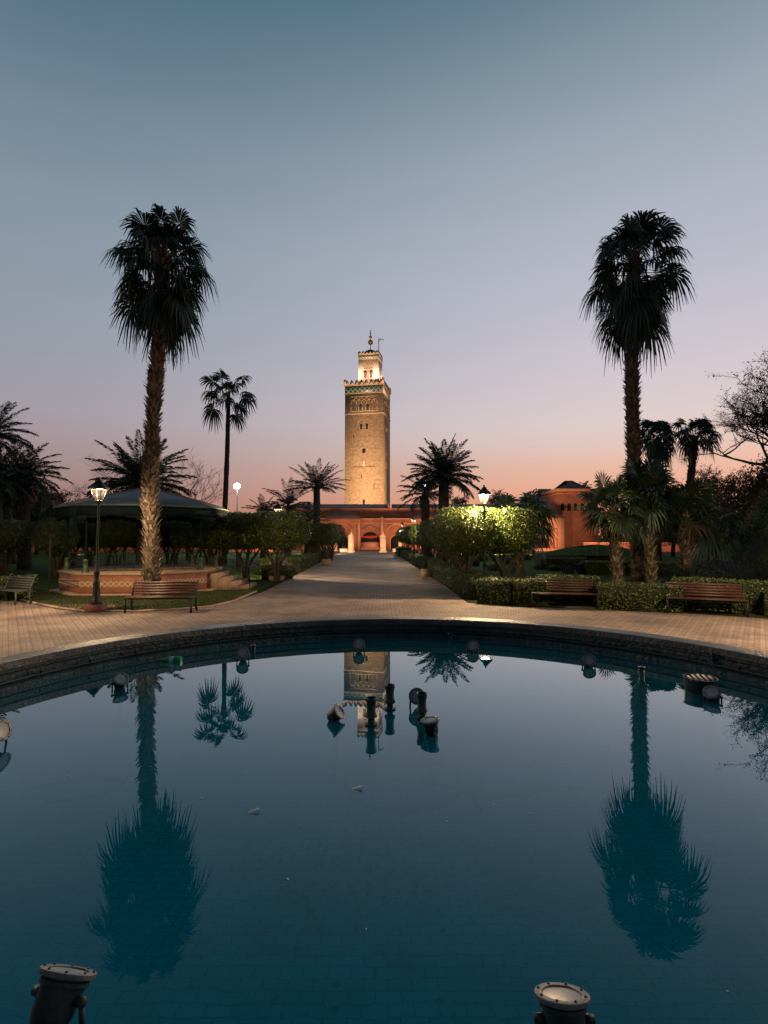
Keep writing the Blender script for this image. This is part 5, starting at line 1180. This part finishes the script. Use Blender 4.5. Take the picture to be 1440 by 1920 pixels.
for r_ in range(6):   # diamond lattice (fretwork): flat diamonds, recess shade painted by their darker colour
    for c_ in range(5 if r_ % 2 else 4):
        a = cx + (c_-(2 if r_ % 2 else 1.5))*.95; z = zz2(688) + r_*.62
        for f_ in ('f', 'r'):
            if f_ == 'f': mb.add([(a-.3, ly0-.03, z), (a, ly0-.03, z-.36), (a+.3, ly0-.03, z), (a, ly0-.03, z+.36)], [[0, 1, 2, 3]])
            else:
                b_ = ly0+lw/2+(a-cx); mb.add([(lx1+.03, b_-.3, z), (lx1+.03, b_, z-.36), (lx1+.03, b_+.3, z), (lx1+.03, b_, z+.36)], [[0, 1, 2, 3]])
tb(mb, 'fretwork', m_pinkd)
for s_ in (-1, 1):
    mb = MB(); mb.vprism(arch_poly(1.1, 3.2), (cx+s_*1.1, ly0-.05, zz2(707)), (1, 0, 0), (0, .2, 0)); wi = tb(mb, 'window', m_pinkd); mb = MB(); arch_ring(mb, cx+s_*1.1, ly0, zz2(707), 1.1, 3.2, .3, .25); f_ = mb.build('frame', m_pink); f_.parent = wi
    mb = MB(); mb.vprism(arch_poly(1.1, 3.2), (lx1+.05, ly0+lw/2+s_*1.2, zz2(707)), (0, 1, 0), (-.2, 0, 0)); tb(mb, 'window', m_pinkd)
cy = ly0+lw/2; dr = 2.75
mb = MB(); mb.lathe([(dr, zl+.1), (dr*1.02, zl+.8), (dr*.95, zl+1.5), (dr*.75, zl+2.3), (dr*.4, zl+2.8), (.05, zl+2.95)], (cx, cy, 0), 24); mb.lathe([(dr*1.0+.05*0, zl+.1), (dr, zl+.1)], (cx, cy, 0), 24); dm = tb(mb, 'dome', m_dome, smooth=True)
zt_ = zz3(649); mb = MB(); mb.tube([(cx, cy, zl+2.8), (cx, cy, zz3(617))], .12, 6)
fin = tb(mb, 'finial_rod', m_copper)
for py, rr_ in ((640, 1.0), (630, .6), (623.5, .38), (619.5, .22)):
    mb = MB(); z = zz3(py); mb.lathe([(rr_*math.sin(g)+.001, z-rr_*math.cos(g)) for g in np.linspace(0, math.pi, 10)], (cx, cy, 0), 16); o = mb.build('copper_ball', m_copper, None, True); o.parent = fin
mb = MB(); gxp = lp(702.5); mb.tube([(gxp, cy, zl), (gxp, cy, zz3(633.5))], .14, 5); mb.tube([(gxp, cy, zz3(634.5)), (lp(712.5), cy, zz3(637))], .12, 5); mb.tube([(gxp, cy, zz3(640.5)), (lp(706.5), cy, zz3(635.5))], .09, 5); mb.tube([(lp(712), cy, zz3(637)), (lp(712), cy, zz3(640))], .05, 4); tb(mb, 'flag_gallows', m_iron)
mn.location = (X1, TY, 0); mn.rotation_euler = (0, 0, -th)

# ------------------------------------------------------------------ architectural floodlights (on the roofs and in the court)
def flood(loc, target, energy, colr, label, size=.4, spot=None, blend=.6):
    loc = Vector(loc); d = (Vector(target)-loc).normalized(); t = thing('ground_floodlight', label, 'floodlight', loc, 'warm floodlights aimed at the buildings')
    q = Vector((0, 0, 1)).rotation_difference(d)
    mb = MB(); mb.lathe([(.001, -.3), (.16, -.3), (.2, -.05), (.22, 0), (.18, 0), (.15, -.05), (.001, -.06)], loc, 12, axis=d); mb.tube([loc-d*.15, loc-d*.15-Vector((0, 0, .35))], .04, 6); mb.build('lamp_can', m_iron, t)
    l = bpy.data.lights.new('flood_light', 'SPOT'); l.energy = energy; l.color = colr; l.spot_size = R(spot or 80); l.spot_blend = blend; l.shadow_soft_size = size
    lo = bpy.data.objects.new('flood_light', l); col.objects.link(lo); lo.parent = t; lo.location = d*.1; lo.rotation_euler = d.to_track_quat('-Z', 'Y').to_euler()
warm = (1, .69, .43)
tc_ = Vector((X1-7, TY, 0))
flood((X1-14, 146, .5), (X1-8.5, TY, 44), 175000, warm, 'warm floodlight on the ground behind the hall aimed at the minaret, left one', spot=90)
flood((X1-1, 145, .5), (X1-6.5, TY, 44), 175000, warm, 'warm floodlight on the ground behind the hall aimed at the minaret, right one', spot=90)
flood((X1-6.5, 138, .5), (X1-7.2, TY, 66), 230000, warm, 'warm narrow floodlight on the ground behind the hall aimed at the minaret top', spot=32, blend=1.0)
M_ = Matrix.Translation(mn.location) @ Matrix.Rotation(-th, 4, 'Z')
for i, (a, b_, zt_, e_, sp_) in enumerate(((-W_+.7, .7, 8.5, 4800, 80), (-.7, .7, 8.5, 4800, 80), (-.8, W_*.35, 8.5, 2600, 80), (-.8, W_-.8, 8.5, 4000, 80), (cx-1.2, ly0-2.9, 4.0, 250, 140), (cx+1.2, ly0-2.9, 4.0, 250, 140))):
    side_ = i in (2, 3); p_ = M_ @ Vector((a, b_, zb+(1.6 if i < 4 else .6))); q_ = M_ @ Vector((cx if not side_ else lx1, cy if side_ else ly0, zb+zt_))
    flood(p_, q_, e_, (1, .80, .62), ['left corner', 'right corner', 'nearer side', 'farther side', 'left middle', 'right middle'][i] + ' small floodlight on the minaret gallery', .15, sp_, 1.0)
for i, (px, Y, tx, e) in enumerate(((575, 68, 600, 3000), (612, 66, 660, 3000), (765, 66, 720, 3000), (800, 68, 790, 3000), (860, 68, 870, 3000), (930, 66, 930, 3000), (1000, 64, 1010, 3600), (1065, 66, 1080, 6000))):
    flood(((px-720)*Y/1000, Y, .5), ((tx-720)*.096, 98, 3.2), e*1.95, (1, .6, .36), '%s ground floodlight from the left in the garden facing the mosque' % ords[i], .3, 120)
for i, x in enumerate((-75, -55, -38)):
    flood((x, 66, .4), (x, 84, 1.5), 900, (1, .55, .3), '%s ground floodlight from the left before the boundary wall' % ords[i], .2, 140)
for o in [x for x in col.objects if x.get('label') == 'x']: print('UNUSED', o.name)
